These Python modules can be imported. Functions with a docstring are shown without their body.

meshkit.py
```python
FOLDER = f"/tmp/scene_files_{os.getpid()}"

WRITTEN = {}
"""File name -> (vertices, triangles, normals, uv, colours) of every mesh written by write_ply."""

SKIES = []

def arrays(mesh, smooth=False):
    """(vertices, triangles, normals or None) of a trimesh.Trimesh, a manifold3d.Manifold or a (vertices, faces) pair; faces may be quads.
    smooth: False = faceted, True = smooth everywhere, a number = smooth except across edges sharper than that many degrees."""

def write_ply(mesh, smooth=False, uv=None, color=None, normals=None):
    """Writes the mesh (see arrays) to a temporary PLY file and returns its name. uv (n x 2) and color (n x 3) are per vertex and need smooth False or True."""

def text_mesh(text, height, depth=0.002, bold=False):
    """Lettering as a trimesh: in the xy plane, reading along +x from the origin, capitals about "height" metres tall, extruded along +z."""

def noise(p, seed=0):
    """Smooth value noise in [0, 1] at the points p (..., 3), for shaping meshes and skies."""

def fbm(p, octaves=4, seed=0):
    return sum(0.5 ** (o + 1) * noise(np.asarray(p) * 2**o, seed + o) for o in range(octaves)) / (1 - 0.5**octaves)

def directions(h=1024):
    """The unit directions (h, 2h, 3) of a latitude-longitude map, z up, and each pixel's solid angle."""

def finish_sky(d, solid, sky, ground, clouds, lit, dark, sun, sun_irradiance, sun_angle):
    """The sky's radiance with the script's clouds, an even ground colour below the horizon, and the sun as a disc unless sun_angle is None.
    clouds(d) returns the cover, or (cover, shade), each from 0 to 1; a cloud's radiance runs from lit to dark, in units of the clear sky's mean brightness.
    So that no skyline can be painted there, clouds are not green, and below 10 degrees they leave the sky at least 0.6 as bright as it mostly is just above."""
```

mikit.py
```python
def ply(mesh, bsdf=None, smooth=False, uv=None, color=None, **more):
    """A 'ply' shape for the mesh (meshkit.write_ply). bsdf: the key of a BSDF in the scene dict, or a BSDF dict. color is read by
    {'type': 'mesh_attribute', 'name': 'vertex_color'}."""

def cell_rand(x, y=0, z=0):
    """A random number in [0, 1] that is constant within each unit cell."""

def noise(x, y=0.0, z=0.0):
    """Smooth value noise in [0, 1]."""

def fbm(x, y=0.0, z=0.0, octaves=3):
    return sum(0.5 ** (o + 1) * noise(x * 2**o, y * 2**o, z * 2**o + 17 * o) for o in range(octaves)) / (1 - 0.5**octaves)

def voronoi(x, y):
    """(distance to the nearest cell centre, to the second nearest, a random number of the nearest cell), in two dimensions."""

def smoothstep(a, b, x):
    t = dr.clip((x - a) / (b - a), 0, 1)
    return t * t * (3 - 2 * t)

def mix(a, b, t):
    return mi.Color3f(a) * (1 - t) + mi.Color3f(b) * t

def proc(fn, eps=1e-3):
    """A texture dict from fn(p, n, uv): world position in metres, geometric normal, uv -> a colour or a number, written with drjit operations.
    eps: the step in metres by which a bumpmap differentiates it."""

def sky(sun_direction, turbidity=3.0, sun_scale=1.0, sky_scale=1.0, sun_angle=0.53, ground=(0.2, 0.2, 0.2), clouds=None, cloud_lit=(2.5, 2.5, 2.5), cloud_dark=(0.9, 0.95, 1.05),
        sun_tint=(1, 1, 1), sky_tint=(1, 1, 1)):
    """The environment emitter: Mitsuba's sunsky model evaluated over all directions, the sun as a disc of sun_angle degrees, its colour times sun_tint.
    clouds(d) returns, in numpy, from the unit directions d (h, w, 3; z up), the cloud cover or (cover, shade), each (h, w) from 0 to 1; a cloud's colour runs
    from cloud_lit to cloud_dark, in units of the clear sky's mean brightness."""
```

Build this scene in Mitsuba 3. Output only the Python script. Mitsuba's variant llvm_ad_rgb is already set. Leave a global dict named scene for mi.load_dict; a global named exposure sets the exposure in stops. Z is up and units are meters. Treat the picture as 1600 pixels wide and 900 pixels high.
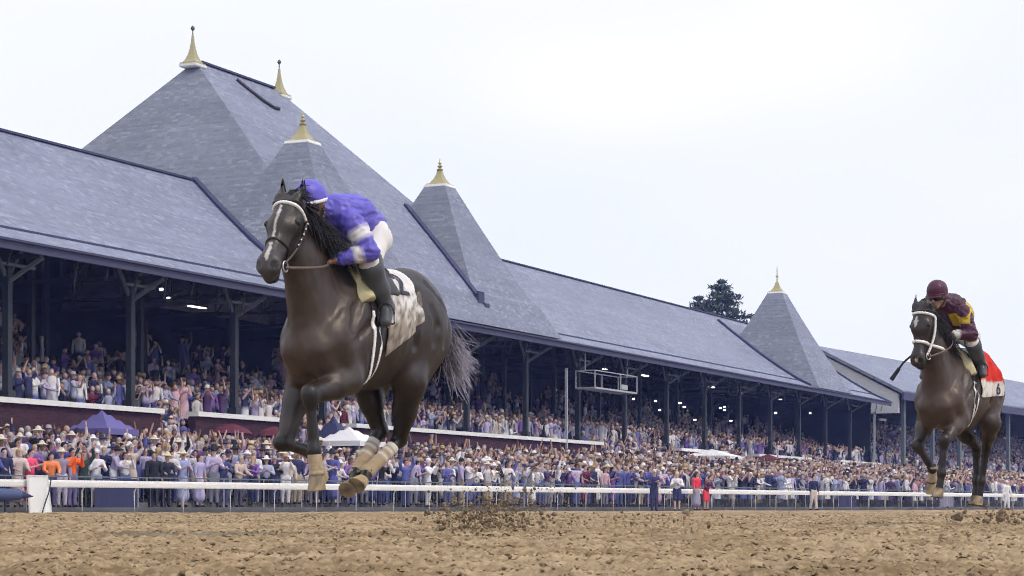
import math, random
import numpy as np, trimesh, drjit as dr, mitsuba as mi, mikit, meshkit
from mikit import noise, fbm, cell_rand, smoothstep, mix, proc, ply
T4 = mi.ScalarTransform4f
random.seed(7)
R = np.random.default_rng(11)

# ---------------------------------------------------------------- camera, sky, exposure
FPX, HCAM, YH = 3220.0, 0.22, 791.0          # focal length in photo pixels (1600 wide), lens height, horizon row
scene, labels = {}, {}
scene['sensor'] = {'type': 'perspective', 'fov': math.degrees(2 * math.atan(800 / FPX)), 'fov_axis': 'x',
                   'principal_point_offset_x': 0.0, 'principal_point_offset_y': -(YH - 450) / 900,
                   'near_clip': 0.1, 'far_clip': 4000.0,
                   'to_world': T4().look_at([0, 0, HCAM], [0, 10, HCAM], [0, 0, 1])}

def cloud_fn(d):
    n = meshkit.fbm(d * np.array([3.0, 3.0, 7.0]) + 5.0, 4, 3)
    az = np.arctan2(d[..., 0], d[..., 1])
    el = np.arcsin(np.clip(d[..., 2], -1, 1))
    thin = np.exp(-((az - 0.052) / 0.07) ** 2 - ((el - 0.205) / 0.028) ** 2) + np.exp(-((az - 0.15) / 0.05) ** 2 - ((el - 0.225) / 0.03) ** 2)
    shade = 0.66 + 1.0 * (n - 0.5) + 0.16 * np.clip(az / 0.5, -1, 1) - 0.8 * thin * np.clip(2.2 * n - 0.5, 0, 1.2)
    return np.ones(d.shape[:2]), np.clip(shade, 0, 1)

scene['sky'] = mikit.sky((0.55, -0.42, 0.80), turbidity=3, sun_scale=0.3, sun_angle=12, clouds=cloud_fn,
                         cloud_lit=(3.0, 2.95, 2.85), cloud_dark=(2.36, 2.54, 3.18), ground=(0.2, 0.18, 0.16))
exposure = 2.0

# ---------------------------------------------------------------- helpers
def diff(c, rough=None):
    if rough is None:
        return {'type': 'twosided', 'bsdf': {'type': 'diffuse', 'reflectance': {'type': 'rgb', 'value': list(c)}}}
    return {'type': 'twosided', 'bsdf': {'type': 'principled', 'base_color': {'type': 'rgb', 'value': list(c)}, 'roughness': rough, 'specular': 0.5}}

def vcol(rough, spec=0.5, sheen=0.0, coat=0.0):
    return {'type': 'twosided', 'bsdf': {'type': 'principled', 'base_color': {'type': 'mesh_attribute', 'name': 'vertex_color'},
            'roughness': rough, 'specular': spec, 'sheen': sheen, 'clearcoat': coat, 'clearcoat_gloss': 0.7}}

def pcol(fn, rough=0.8, spec=0.3):
    return {'type': 'twosided', 'bsdf': {'type': 'principled', 'base_color': proc(fn), 'roughness': rough, 'specular': spec}}

used = {}
def numbered(key):
    n = used.get(key, 0)
    used[key] = n + 1
    return key if n == 0 else f'{key}_{n:03d}'

def tag(key, label=None, cat=None, group=None, kind=None):
    e = labels.setdefault(key, {})
    for k, v in (('label', label), ('category', cat), ('group', group), ('kind', kind)):
        if v: e[k] = v
    return key

def thing(name, label, cat, group=None):
    return tag(numbered(name), label, cat, group)

def obj(name, mesh, bsdf, parent=None, smooth=False, label=None, kind=None, **kw):
    key = numbered((parent + '__' if parent else '') + name)
    scene[key] = ply(mesh, bsdf, smooth, **kw)
    if label or kind: tag(key, label, kind=kind)
    return key

def cat(ms): return trimesh.util.concatenate([m for m in ms if m is not None])

def box(c, e, rot=None):
    m = trimesh.creation.box(e)
    if rot is not None: m.vertices = m.vertices @ np.asarray(rot).T
    m.apply_translation(c)
    return m

def frame(d, up=(0, 0, 1)):
    d = np.asarray(d, float); d = d / np.linalg.norm(d)
    a = np.cross(up, d)
    if np.linalg.norm(a) < 1e-6: a = np.cross((1, 0, 0), d)
    a /= np.linalg.norm(a)
    return d, a, np.cross(d, a)

def beam(p, q, w, h, up=(0, 0, 1)):
    """A rectangular bar from p to q."""
    p, q = np.asarray(p, float), np.asarray(q, float)
    d, a, b = frame(q - p, up)
    v = [x + a * i * w / 2 + b * j * h / 2 for x in (p, q) for i, j in ((-1, -1), (1, -1), (1, 1), (-1, 1))]
    f = [[0, 3, 2, 1], [4, 5, 6, 7], [0, 1, 5, 4], [1, 2, 6, 5], [2, 3, 7, 6], [3, 0, 4, 7]]
    return quads(np.array(v), f)

def quads(v, f):
    f = np.asarray(f)
    return trimesh.Trimesh(np.asarray(v, float), np.vstack([f[:, [0, 1, 2]], f[:, [0, 2, 3]]]), process=False)

def tube(pts, rad, sides=6, flat=1.0, cap=True):
    p = np.asarray(pts, float); n = len(p)
    r = np.broadcast_to(rad, (n,))
    t = np.gradient(p, axis=0); t /= np.linalg.norm(t, axis=1, keepdims=True) + 1e-12
    ref = np.array([0, 0, 1.0]) if abs(t[:, 2]).mean() < 0.85 else np.array([1.0, 0.2, 0])
    a = np.cross(t, ref); a /= np.linalg.norm(a, axis=1, keepdims=True) + 1e-12
    b = np.cross(t, a)
    ang = np.arange(sides) * 2 * np.pi / sides
    v = p[:, None] + r[:, None, None] * (np.cos(ang)[None, :, None] * a[:, None] * flat + np.sin(ang)[None, :, None] * b[:, None])
    i, j = np.meshgrid(np.arange(n - 1), np.arange(sides), indexing='ij')
    q = np.stack([i * sides + j, i * sides + (j + 1) % sides, (i + 1) * sides + (j + 1) % sides, (i + 1) * sides + j], -1).reshape(-1, 4)
    v = v.reshape(-1, 3); f = np.vstack([q[:, [0, 1, 2]], q[:, [0, 2, 3]]])
    if cap:
        k = len(v); v = np.vstack([v, p[:1], p[-1:]])
        j = np.arange(sides)
        f = np.vstack([f, np.stack([j * 0 + k, (j + 1) % sides, j], 1), np.stack([j * 0 + k + 1, j + (n - 1) * sides, (j + 1) % sides + (n - 1) * sides], 1)])
    return trimesh.Trimesh(v, f, process=False)

def lathe(prof, sides=20, square=False):
    """prof: (r, z) rows. square: a square plan of that half width."""
    if square:
        ring = np.array([[-1, -1], [1, -1], [1, 1], [-1, 1.0]])
    else:
        a = np.arange(sides) * 2 * np.pi / sides
        ring = np.stack([np.cos(a), np.sin(a)], 1)
    k = len(ring); prof = np.asarray(prof, float)
    v = np.concatenate([np.column_stack([ring * r, np.full(k, z)]) for r, z in prof])
    i, j = np.meshgrid(np.arange(len(prof) - 1), np.arange(k), indexing='ij')
    q = np.stack([i * k + j, i * k + (j + 1) % k, (i + 1) * k + (j + 1) % k, (i + 1) * k + j], -1).reshape(-1, 4)
    m = quads(v, q)
    n = len(v)
    m2 = trimesh.Trimesh(np.vstack([v, [[0, 0, prof[0, 1]], [0, 0, prof[-1, 1]]]]), np.vstack([m.faces, [[n, (a + 1) % k, a] for a in range(k)], [[n + 1, a + (len(prof) - 1) * k, (a + 1) % k + (len(prof) - 1) * k] for a in range(k)]]), process=False)
    return m2

# ---- the grandstand's own axes: s runs along the stand, t is the distance behind a line through the lens parallel to it
SA, CA = 0.41530, 0.90969
def ST(p):
    p = np.asarray(p, float)
    return np.stack([p[..., 0] * SA - p[..., 1] * CA, p[..., 0] * CA + p[..., 1] * SA, p[..., 2]], -1)
def stm(m):
    m = m.copy(); m.vertices = ST(m.vertices); return m
def to_st(x, y): return x * SA + y * CA, -x * CA + y * SA
def px(p):
    p = np.asarray(p, float)
    return np.stack([800 + FPX * p[..., 0] / p[..., 1], YH - FPX * (p[..., 2] - HCAM) / p[..., 1]], -1)

# the outer rail's line, and its own axes
RL0, RD = np.array([-15.9, 64.0]), np.array([0.5515, 0.8342])
RN = np.array([-RD[1], RD[0]])               # away from the track, towards the stand
def rail_pt(a, b=0.0): return RL0 + RD * a + RN * b

# ---------------------------------------------------------------- materials
def roof_fn(p, n, uv):
    s = p.x * SA + p.y * CA; t = p.y * SA - p.x * CA
    along = dr.select(dr.abs(n.x * SA + n.y * CA) > 0.45, t, s)
    c = p.z / 0.115
    row = dr.floor(c)
    a = along / 0.30 + 0.5 * cell_rand(row, 3)
    tone = cell_rand(dr.floor(a), row, 5)
    seam = smoothstep(0.0, 0.16, c - row)
    patch = fbm(s * 0.35 + 3, t * 0.35, p.z * 0.6, 4)
    pale = smoothstep(0.52, 0.70, fbm(s * 0.9, t * 0.9, p.z * 1.5, 3))
    streak = dr.select(cell_rand(dr.floor(a), row, 8) > 0.93 - 0.22 * pale, 1.0, 0.0) * (0.4 + 0.6 * cell_rand(dr.floor(a), row, 2))
    edge = smoothstep(0.0, 0.08, a - dr.floor(a))
    rowtone = cell_rand(row, 9)
    m = 0.78 + 0.20 * tone + 0.14 * rowtone + 0.30 * (patch - 0.5)
    base = mi.Color3f(0.186, 0.210, 0.296) * m * (0.70 + 0.30 * seam) * (0.88 + 0.12 * edge)
    warm = dr.abs(n.x * SA + n.y * CA) > 0.45
    base = base * dr.select(warm, mi.Color3f(1.0, 0.98, 0.90), mi.Color3f(1.0))
    return base + mi.Color3f(0.075, 0.08, 0.085) * streak

def roof_h(p, n, uv):
    c = p.z / 0.135
    return (c - dr.floor(c)) * 0.02

scene['roof_slate'] = {'type': 'twosided', 'bsdf': {'type': 'principled', 'base_color': proc(roof_fn), 'roughness': 0.62, 'specular': 0.4}}

def dirt_fn(p, n, uv):
    a = fbm(p.x * 2.2, p.y * 1.1, p.z * 3, 4)
    b = fbm(p.x * 23, p.y * 23, p.z * 40, 3)
    far = smoothstep(10.0, 40.0, p.y)
    c = mix((0.155, 0.110, 0.058), (0.292, 0.226, 0.142), smoothstep(0.25, 0.75, a * 0.45 + b * 0.55))
    return c * (0.85 + 0.3 * b)
scene['dirt'] = pcol(dirt_fn, 0.95, 0.15)
def clod_fn(p, n, uv):
    r = cell_rand(dr.floor(p.x * 9), dr.floor(p.y * 9), 1)
    b = fbm(p.x * 40, p.y * 40, p.z * 40, 2)
    return mix((0.125, 0.090, 0.050), (0.282, 0.218, 0.140), r) * (0.7 + 0.6 * b)
scene['clod'] = pcol(clod_fn, 0.95, 0.15)
def clodd_fn(p, n, uv):
    r = cell_rand(dr.floor(p.x * 19), dr.floor(p.y * 19), dr.floor(p.z * 19))
    return mix((0.09, 0.068, 0.044), (0.27, 0.21, 0.135), r)
scene['flying_clod'] = pcol(clodd_fn, 0.95, 0.15)
scene['gold'] = {'type': 'twosided', 'bsdf': {'type': 'principled', 'base_color': {'type': 'rgb', 'value': [0.42, 0.38, 0.20]}, 'roughness': 0.38, 'metallic': 0.45, 'specular': 0.5}}
scene['gold_dark'] = diff((0.10, 0.10, 0.09), 0.5)
scene['white'] = diff((0.74, 0.76, 0.76), 0.45)
scene['white_matt'] = diff((0.70, 0.71, 0.71))
scene['fascia'] = diff((0.045, 0.05, 0.115), 0.6)
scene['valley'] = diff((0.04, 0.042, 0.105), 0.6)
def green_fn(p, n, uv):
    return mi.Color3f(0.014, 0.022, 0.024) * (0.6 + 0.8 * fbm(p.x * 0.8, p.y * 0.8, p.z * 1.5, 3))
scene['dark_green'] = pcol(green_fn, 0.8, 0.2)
scene['iron_green'] = diff((0.022, 0.03, 0.038), 0.6)
scene['iron_pale'] = diff((0.13, 0.165, 0.18), 0.55)
scene['iron_light'] = diff((0.38, 0.40, 0.45), 0.5)
def brick_fn(p, n, uv):
    s = p.x * SA + p.y * CA
    r = p.z / 0.085; row = dr.floor(r)
    a = s / 0.24 + 0.5 * (row - 2 * dr.floor(row / 2)); k = dr.floor(a)
    m = smoothstep(0.0, 0.15, r - row) * smoothstep(0.0, 0.07, a - k)
    return mix((0.085, 0.065, 0.085), mix((0.045, 0.020, 0.034), (0.075, 0.032, 0.045), cell_rand(k, row)), m)
scene['brick'] = pcol(brick_fn, 0.85, 0.2)
def apron_fn(p, n, uv):
    return mi.Color3f(0.16, 0.16, 0.17) * (0.7 + 0.6 * fbm(p.x, p.y, 0, 3))
scene['asphalt'] = pcol(apron_fn, 0.9, 0.2)
scene['cloth_blue'] = diff((0.13, 0.12, 0.34), 0.7)
scene['cloth_navy'] = diff((0.035, 0.042, 0.12), 0.8)
scene['cloth_maroon'] = diff((0.12, 0.025, 0.05), 0.8)
scene['rope_dark'] = diff((0.02, 0.02, 0.04), 0.6)
scene['lamp_glow'] = diff((0.8, 0.8, 0.8))
scene['people'] = vcol(0.75, 0.3)
# ================================================================ SETTING
far = trimesh.Trimesh([[-880, -80, -0.12], [880, -80, -0.12], [880, 1280, -0.12], [-880, 1280, -0.12]], [[0, 1, 2], [0, 2, 3]], process=False)
obj('ground', far, 'asphalt', kind='structure')

# the harrowed dirt: a sheet of ridges and crumbs, finer towards the lens
def dirt_height(x, y):
    p = np.stack([x, y, 0 * x], -1)
    h = 0.050 * (meshkit.fbm(p * np.array([0.8, 0.45, 1]), 3, 1) - 0.5)
    h += 0.040 * np.maximum(meshkit.fbm(p * np.array([7, 5, 1]), 3, 2) - 0.46, 0)
    h += 0.045 * np.maximum(meshkit.fbm(p * np.array([19, 15, 1]), 2, 5) - 0.45, 0)
    h += 0.034 * np.maximum(meshkit.fbm(p * np.array([44, 34, 1]), 2, 9) - 0.45, 0) + 0.020 * np.maximum(meshkit.noise(p * np.array([95, 70, 1]), 13) - 0.5, 0)
    h += 0.012 * np.sin(y * 2 * np.pi / 0.9 + 2 * meshkit.noise(p * 0.6, 4))
    return h
rows = np.concatenate([np.linspace(-6, 2.4, 12), np.geomspace(2.5, 60, 520), np.geomspace(61, 260, 40)])
cols = np.linspace(-1, 1, 620)
gy = np.repeat(rows[:, None], len(cols), 1)
half = np.maximum(np.abs(gy) * 0.27 + 0.5, 1.4)
half = np.where(gy > 40, half + (gy - 40) * 0.6, half)
gx = cols[None] * half
gz = dirt_height(gx, gy)
gz = gz - np.clip((gy - 60) / 30, 0, 1) * 0.02
v = np.stack([gx, gy, gz], -1).reshape(-1, 3)
n, k = gx.shape
i, j = np.meshgrid(np.arange(n - 1), np.arange(k - 1), indexing='ij')
f = np.stack([i * k + j, i * k + j + 1, (i + 1) * k + j + 1, (i + 1) * k + j], -1).reshape(-1, 4)
obj('dirt_track', (v, f), 'dirt', kind='structure', smooth=True)
wide = trimesh.Trimesh([[-300, -50, -0.06], [300, -50, -0.06], [300, 330, -0.06], [-300, 330, -0.06]], [[0, 1, 2], [0, 2, 3]], process=False)
obj('dirt_field', wide, 'dirt', kind='structure')

ico = trimesh.creation.icosphere(subdivisions=0, radius=1.0)
def clods(x, y, z, r, squash=0.7):
    out = []
    base = ico.vertices
    for a in range(len(x)):
        q = np.linalg.qr(R.normal(size=(3, 3)))[0]
        vv = base * (1 + R.uniform(-0.35, 0.35, (len(base), 1))) * R.uniform(0.6, 1.3, 3)
        vv = (vv @ q.T) * r[a] * np.array([1, 1, squash]) + (x[a], y[a], z[a])
        out.append(vv)
    V = np.concatenate(out); F = (ico.faces[None] + (np.arange(len(x)) * len(base))[:, None, None]).reshape(-1, 3)
    return trimesh.Trimesh(V, F, process=False)
N = 15000
cy = 3.2 + 42 * R.random(N) ** 2.2
cx = R.uniform(-1, 1, N) * (cy * 0.27 + 0.3)
cr = np.clip(R.lognormal(-5.35, 0.40, N), 0.0025, 0.0105) * (0.9 + cy / 22)
obj('dirt_clods', clods(cx, cy, dirt_height(cx, cy) + cr * 0.25, cr), 'clod', kind='stuff', smooth=False)

# apron the crowd stands on, rising in steps from the rail to the terrace wall
def apron_z(s, t):
    """Floor height at a place of the apron (numpy)."""
    t0 = 41.0 - (s - 51.6) * (14.3 / 91.2) + 0.9
    w = np.maximum(46.0 - t0, 1)
    fr = np.clip((t - t0) / w, 0, 1)
    return 0.18 + fr * (1.18 + 0.036 * (w - 4.5))
steps = []
S_ = np.linspace(30, 215, 60)
for m in range(7):
    a, b = m / 7, (m + 1) / 7
    t0 = 41.0 - (S_ - 51.6) * (14.3 / 91.2) + 0.9
    ta, tb = t0 + (46 - t0) * a, t0 + (46 - t0) * b
    za = apron_z(S_, ta)
    vv = np.concatenate([np.stack([S_, ta, za * 0 - 0.1], -1), np.stack([S_, ta, za], -1), np.stack([S_, tb, za], -1)])
    L = len(S_); ii = np.arange(L - 1)
    ff = np.concatenate([np.stack([ii + o, ii + 1 + o, ii + 1 + o + L, ii + o + L], -1) for o in (0, L)])
    steps.append(quads(ST(vv), ff))
obj('spectator_apron', cat(steps), 'asphalt', kind='structure')

# ================================================================ GRANDSTAND
stand = thing('grandstand', 'long open grandstand with blue-grey slate roof, pointed turrets and a high central pavilion roof', 'grandstand')
S0, S1 = 26.0, 178.6
EAVE_T, EAVE_Z, RIDGE_T, RIDGE_Z = 45.0, 9.33, 55.0, 15.85
prof_t = np.array([45.0, 46.5, 48.5, 50.5, 53.0, 55.0])
prof_z = np.array([9.33, 10.02, 11.20, 12.52, 14.33, 15.85])
def main_z(t): return np.interp(t, prof_t, prof_z)
def slab(ts, zs, s0, s1, th):
    vv = []
    for s in (s0, s1):
        for t, z in zip(ts, zs): vv.append((s, t, z))
        for t, z in zip(ts[::-1], zs[::-1]): vv.append((s, t, z - th))
    n = 2 * len(ts); a = np.arange(n)
    q = np.stack([a, (a + 1) % n, (a + 1) % n + n, a + n], 1)
    h = len(ts); e = []
    for k in range(h - 1):
        e.append([k, n - 1 - k, n - 2 - k, k + 1]); e.append([n + k, n + k + 1, 2 * n - 2 - k, 2 * n - 1 - k])
    return quads(ST(vv), np.vstack([q, e]))
obj('roof', slab(np.concatenate([prof_t, [63, 70]]), np.concatenate([prof_z, [10.6, 8.5]]), S0, S1, 0.22), 'roof_slate', stand)
obj('fascia', stm(cat([box([(S0 + S1) / 2, 44.93, 9.17], [S1 - S0, 0.12, 0.30]), box([(S0 + S1) / 2, 44.82, 9.34], [S1 - S0, 0.14, 0.08])])), 'fascia', stand)
obj('ridge_cap', stm(cat([box([(S0 + 87.6) / 2, 55, 15.88], [87.6 - S0, 0.30, 0.10]), box([(100 + S1) / 2, 55, 15.88], [S1 - 100, 0.30, 0.08])])), 'fascia', stand)
obj('roof_step', stm(box([(S0 + S1) / 2, 46.62, 10.09], [S1 - S0, 0.16, 0.09])), 'fascia', stand)
obj('verge_board', cat([beam(ST([S1 + 0.05, prof_t[k], prof_z[k] - 0.05]), ST([S1 + 0.05, prof_t[k + 1], prof_z[k + 1] - 0.05]), 0.16, 0.4) for k in range(5)]), 'fascia', stand)

def rings_mesh(rings):
    """rings: rows of 4 corner points (s, t, z), top to bottom."""
    v = np.concatenate(rings); n = len(rings)
    q = [[4 * a + b, 4 * (a + 1) + b, 4 * (a + 1) + (b + 1) % 4, 4 * a + (b + 1) % 4] for a in range(n - 1) for b in range(4)]
    q.append([0, 1, 2, 3])
    return quads(ST(v), np.array(q)[:, ::-1])
PV = dict(s0=88.4, s1=96.4, t=58.0, z=22.8, pn=1.525, pf=0.953)
def pav_ring(c, ex=0.0, z=None):
    a, b = c / PV['pn'] + ex, c / PV['pf'] + ex
    z = PV['z'] - c if z is None else z
    return np.array([[PV['s0'] - a, PV['t'] - b, z], [PV['s1'] + a, PV['t'] - b, z], [PV['s1'] + a, PV['t'] + b, z], [PV['s0'] - a, PV['t'] + b, z]])
pav = obj('pavilion_roof', rings_mesh([pav_ring(0.02), pav_ring(4), pav_ring(8), pav_ring(11.6), pav_ring(12.3, 0.30, 9.46)]), 'roof_slate', stand, label='tall central pavilion roof with a short ridge between two pale spires')
obj('ridge_cap', stm(box([92.4, 58, 22.84], [7.2, 0.3, 0.10])), 'fascia', pav)
# flat dark bent cable lying on the pavilion's front slope
def pav_front(s, t): return ST([s, t, PV['z'] - PV['pf'] * (PV['t'] - t) + 0.08])
obj('bent_pipe', tube([pav_front(91.5, 57.5), pav_front(91.9, 56.9), pav_front(92.4, 56.35), pav_front(92.9, 56.1), pav_front(93.5, 56.15)], 0.10, 6), 'rope_dark', stand, label='dark bent pipe lying on the pavilion roof slope')

def spire_finial(s, t, z, parent, label):
    pr = [(0.60, 0), (0.60, 0.10), (0.50, 0.11), (0.37, 0.30), (0.23, 0.66), (0.145, 1.05), (0.085, 1.5), (0.055, 1.9), (0.04, 1.95)]
    w_ = 0.78
    pr = [(r * w_, q * w_) for r, q in pr]
    m = lathe(pr, square=True); m.apply_translation([s, t, z])
    k = obj('finial', stm(m), 'gold', parent, label=label)
    b = lathe([(0.50, 0), (0.50, -0.12), (0.46, -0.16)], square=True); b.apply_translation([s, t, z])
    obj('base_moulding', stm(b), 'white', k)
    r = lathe([(0.04, 1.9), (0.035, 2.2), (0.07, 2.24), (0.13, 2.32), (0.14, 2.38), (0.12, 2.45), (0.05, 2.52), (0.01, 2.56)], 10)
    r.vertices *= 0.78
    r.apply_translation([s, t, z]); obj('ball', stm(r), 'gold_dark', k, smooth=40)
spire_finial(88.15, 58, 22.55, pav, 'pale gold spire with dark ball, near end of the pavilion ridge')
spire_finial(96.6, 58, 22.5, pav, 'pale gold spire with dark ball, far end of the pavilion ridge')

def turret_ring(s, h, z): return np.array([[s - h, 49.8 - h, z], [s + h, 49.8 - h, z], [s + h, 49.8 + h, z], [s - h, 49.8 + h, z]])
def turret(s, label, tall):
    prof = [(0.62, 17.45), (1.45, 15.75), (2.45, 13.80), (3.50, 11.88), (4.30, 10.50), (4.90, 9.46)]
    k = obj('turret_roof', rings_mesh([turret_ring(s, h, z) for h, z in prof]), 'roof_slate', stand, label=label)
    b = lathe([(0.62, -0.18), (0.66, -0.12), (0.62, 0.0)], square=True); b.apply_translation([s, 49.8, 17.55])
    fk = obj('finial', stm(cat([lathe([(0.58, 0.0), (0.53, 0.07), (0.42, 0.11), (0.25, 0.36), (0.15, 0.62), (0.12, 0.78), (0.09, 0.80)], square=True).apply_translation([s, 49.8, 17.55])])), 'gold', k)
    obj('base_moulding', stm(b), 'white', fk)
    if tall:
        pr = [(0.11, 1.0), (0.07, 1.15), (0.06, 1.5), (0.13, 1.55), (0.13, 1.62), (0.05, 1.7), (0.04, 2.1), (0.01, 2.5)]
    else:
        pr = [(0.11, 1.0), (0.10, 1.06), (0.22, 1.12), (0.24, 1.17), (0.12, 1.24), (0.09, 1.30), (0.17, 1.36), (0.18, 1.40), (0.09, 1.47), (0.07, 1.54), (0.12, 1.60), (0.10, 1.66), (0.04, 1.74), (0.015, 1.95)]
    if not tall: pr = [(r * 0.78, q * 0.78) for r, q in pr]
    else: pr = [(r * 0.85, q * 0.92 - 0.12) for r, q in pr]
    m = lathe(pr, 14); m.apply_translation([s, 49.8, 17.5])
    obj('ball_stack', stm(m), 'gold', fk, smooth=40)
    return k, prof
turret(85.1, 'near corner turret in front of the pavilion roof', False)
turret(99.7, 'far corner turret at the right flank of the pavilion roof', False)
turret(160.8, 'lone turret with thin spike, far right on the grandstand roof', True)

# dark flashings where the steep faces meet the slopes
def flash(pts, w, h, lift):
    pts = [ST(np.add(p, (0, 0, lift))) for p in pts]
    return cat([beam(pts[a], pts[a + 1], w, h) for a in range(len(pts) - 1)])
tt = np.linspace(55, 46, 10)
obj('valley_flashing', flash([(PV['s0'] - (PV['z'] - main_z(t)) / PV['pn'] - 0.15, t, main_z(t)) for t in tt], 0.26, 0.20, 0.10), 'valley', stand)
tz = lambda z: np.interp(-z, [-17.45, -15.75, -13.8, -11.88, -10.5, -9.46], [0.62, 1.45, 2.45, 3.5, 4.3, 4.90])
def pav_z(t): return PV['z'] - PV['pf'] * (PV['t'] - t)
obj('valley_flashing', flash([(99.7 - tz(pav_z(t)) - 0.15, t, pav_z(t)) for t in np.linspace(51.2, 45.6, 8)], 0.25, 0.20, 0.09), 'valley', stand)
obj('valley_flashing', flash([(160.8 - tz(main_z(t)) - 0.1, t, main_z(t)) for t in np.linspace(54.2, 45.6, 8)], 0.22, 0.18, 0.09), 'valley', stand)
obj('roof_vent', stm(cat([box([95.9, 45.75, 10.85], [0.7, 0.5, 0.85]), box([96.4, 45.55, 10.45], [0.5, 0.3, 0.5])])), 'valley', stand)

# terrace: brick wall with white cap, tiers, back wall, columns with brackets
def s_at(x, t):                                   # where a column of the picture meets the plane t (used once to read the wall's openings off the photo)
    k = (x - 800) / FPX
    return t * (CA + SA * k) / (SA - CA * k)
WALL_T = 46.0
spans = [(30, s_at(245, 46)), (s_at(300, 46), s_at(448, 46)), (s_at(548, 46), s_at(935, 46)), (s_at(1058, 46), s_at(1132, 46)), (s_at(1180, 46), s_at(1262, 46)), (165, 178)]
for a, b in spans:
    w = obj('terrace_wall', stm(box([(a + b) / 2, WALL_T, 2.35], [b - a, 0.35, 2.95])), 'brick', stand)
    obj('wall_cap', stm(box([(a + b) / 2, WALL_T - 0.03, 3.92], [b - a + 0.1, 0.62, 0.19])), 'white', w)
# flights of steps in the openings
for (a, b) in zip(spans[:-1], spans[1:]):
    lo, hi = a[1], b[0]
    ms = [box([(lo + hi) / 2, 45.2 + 0.32 * q, (1.15 + 0.23 * (q + 1)) / 2], [hi - lo - 0.02, 0.31, 1.15 + 0.23 * (q + 1)]) for q in range(9)]
    for q in range(9): obj('stair_tread', stm(ms[q]), 'asphalt', stand)
def tier_z(q): return 3.4 + 0.15 * min(q, 4) + 0.36 * max(q - 4, 0)
for q in range(14):
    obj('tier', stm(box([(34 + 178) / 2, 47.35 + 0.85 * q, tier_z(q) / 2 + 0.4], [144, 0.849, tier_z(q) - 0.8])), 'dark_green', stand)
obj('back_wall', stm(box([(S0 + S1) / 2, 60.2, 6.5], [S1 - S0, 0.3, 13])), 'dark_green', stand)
ew = [(46.6, 0), (60.0, 0), (60.0, 12.2), (55.0, 15.5), (50.5, 12.15), (46.6, 9.65)]
ew_m = trimesh.creation.extrude_polygon(__import__('shapely').Polygon(ew), 0.25, engine='earcut')
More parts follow.
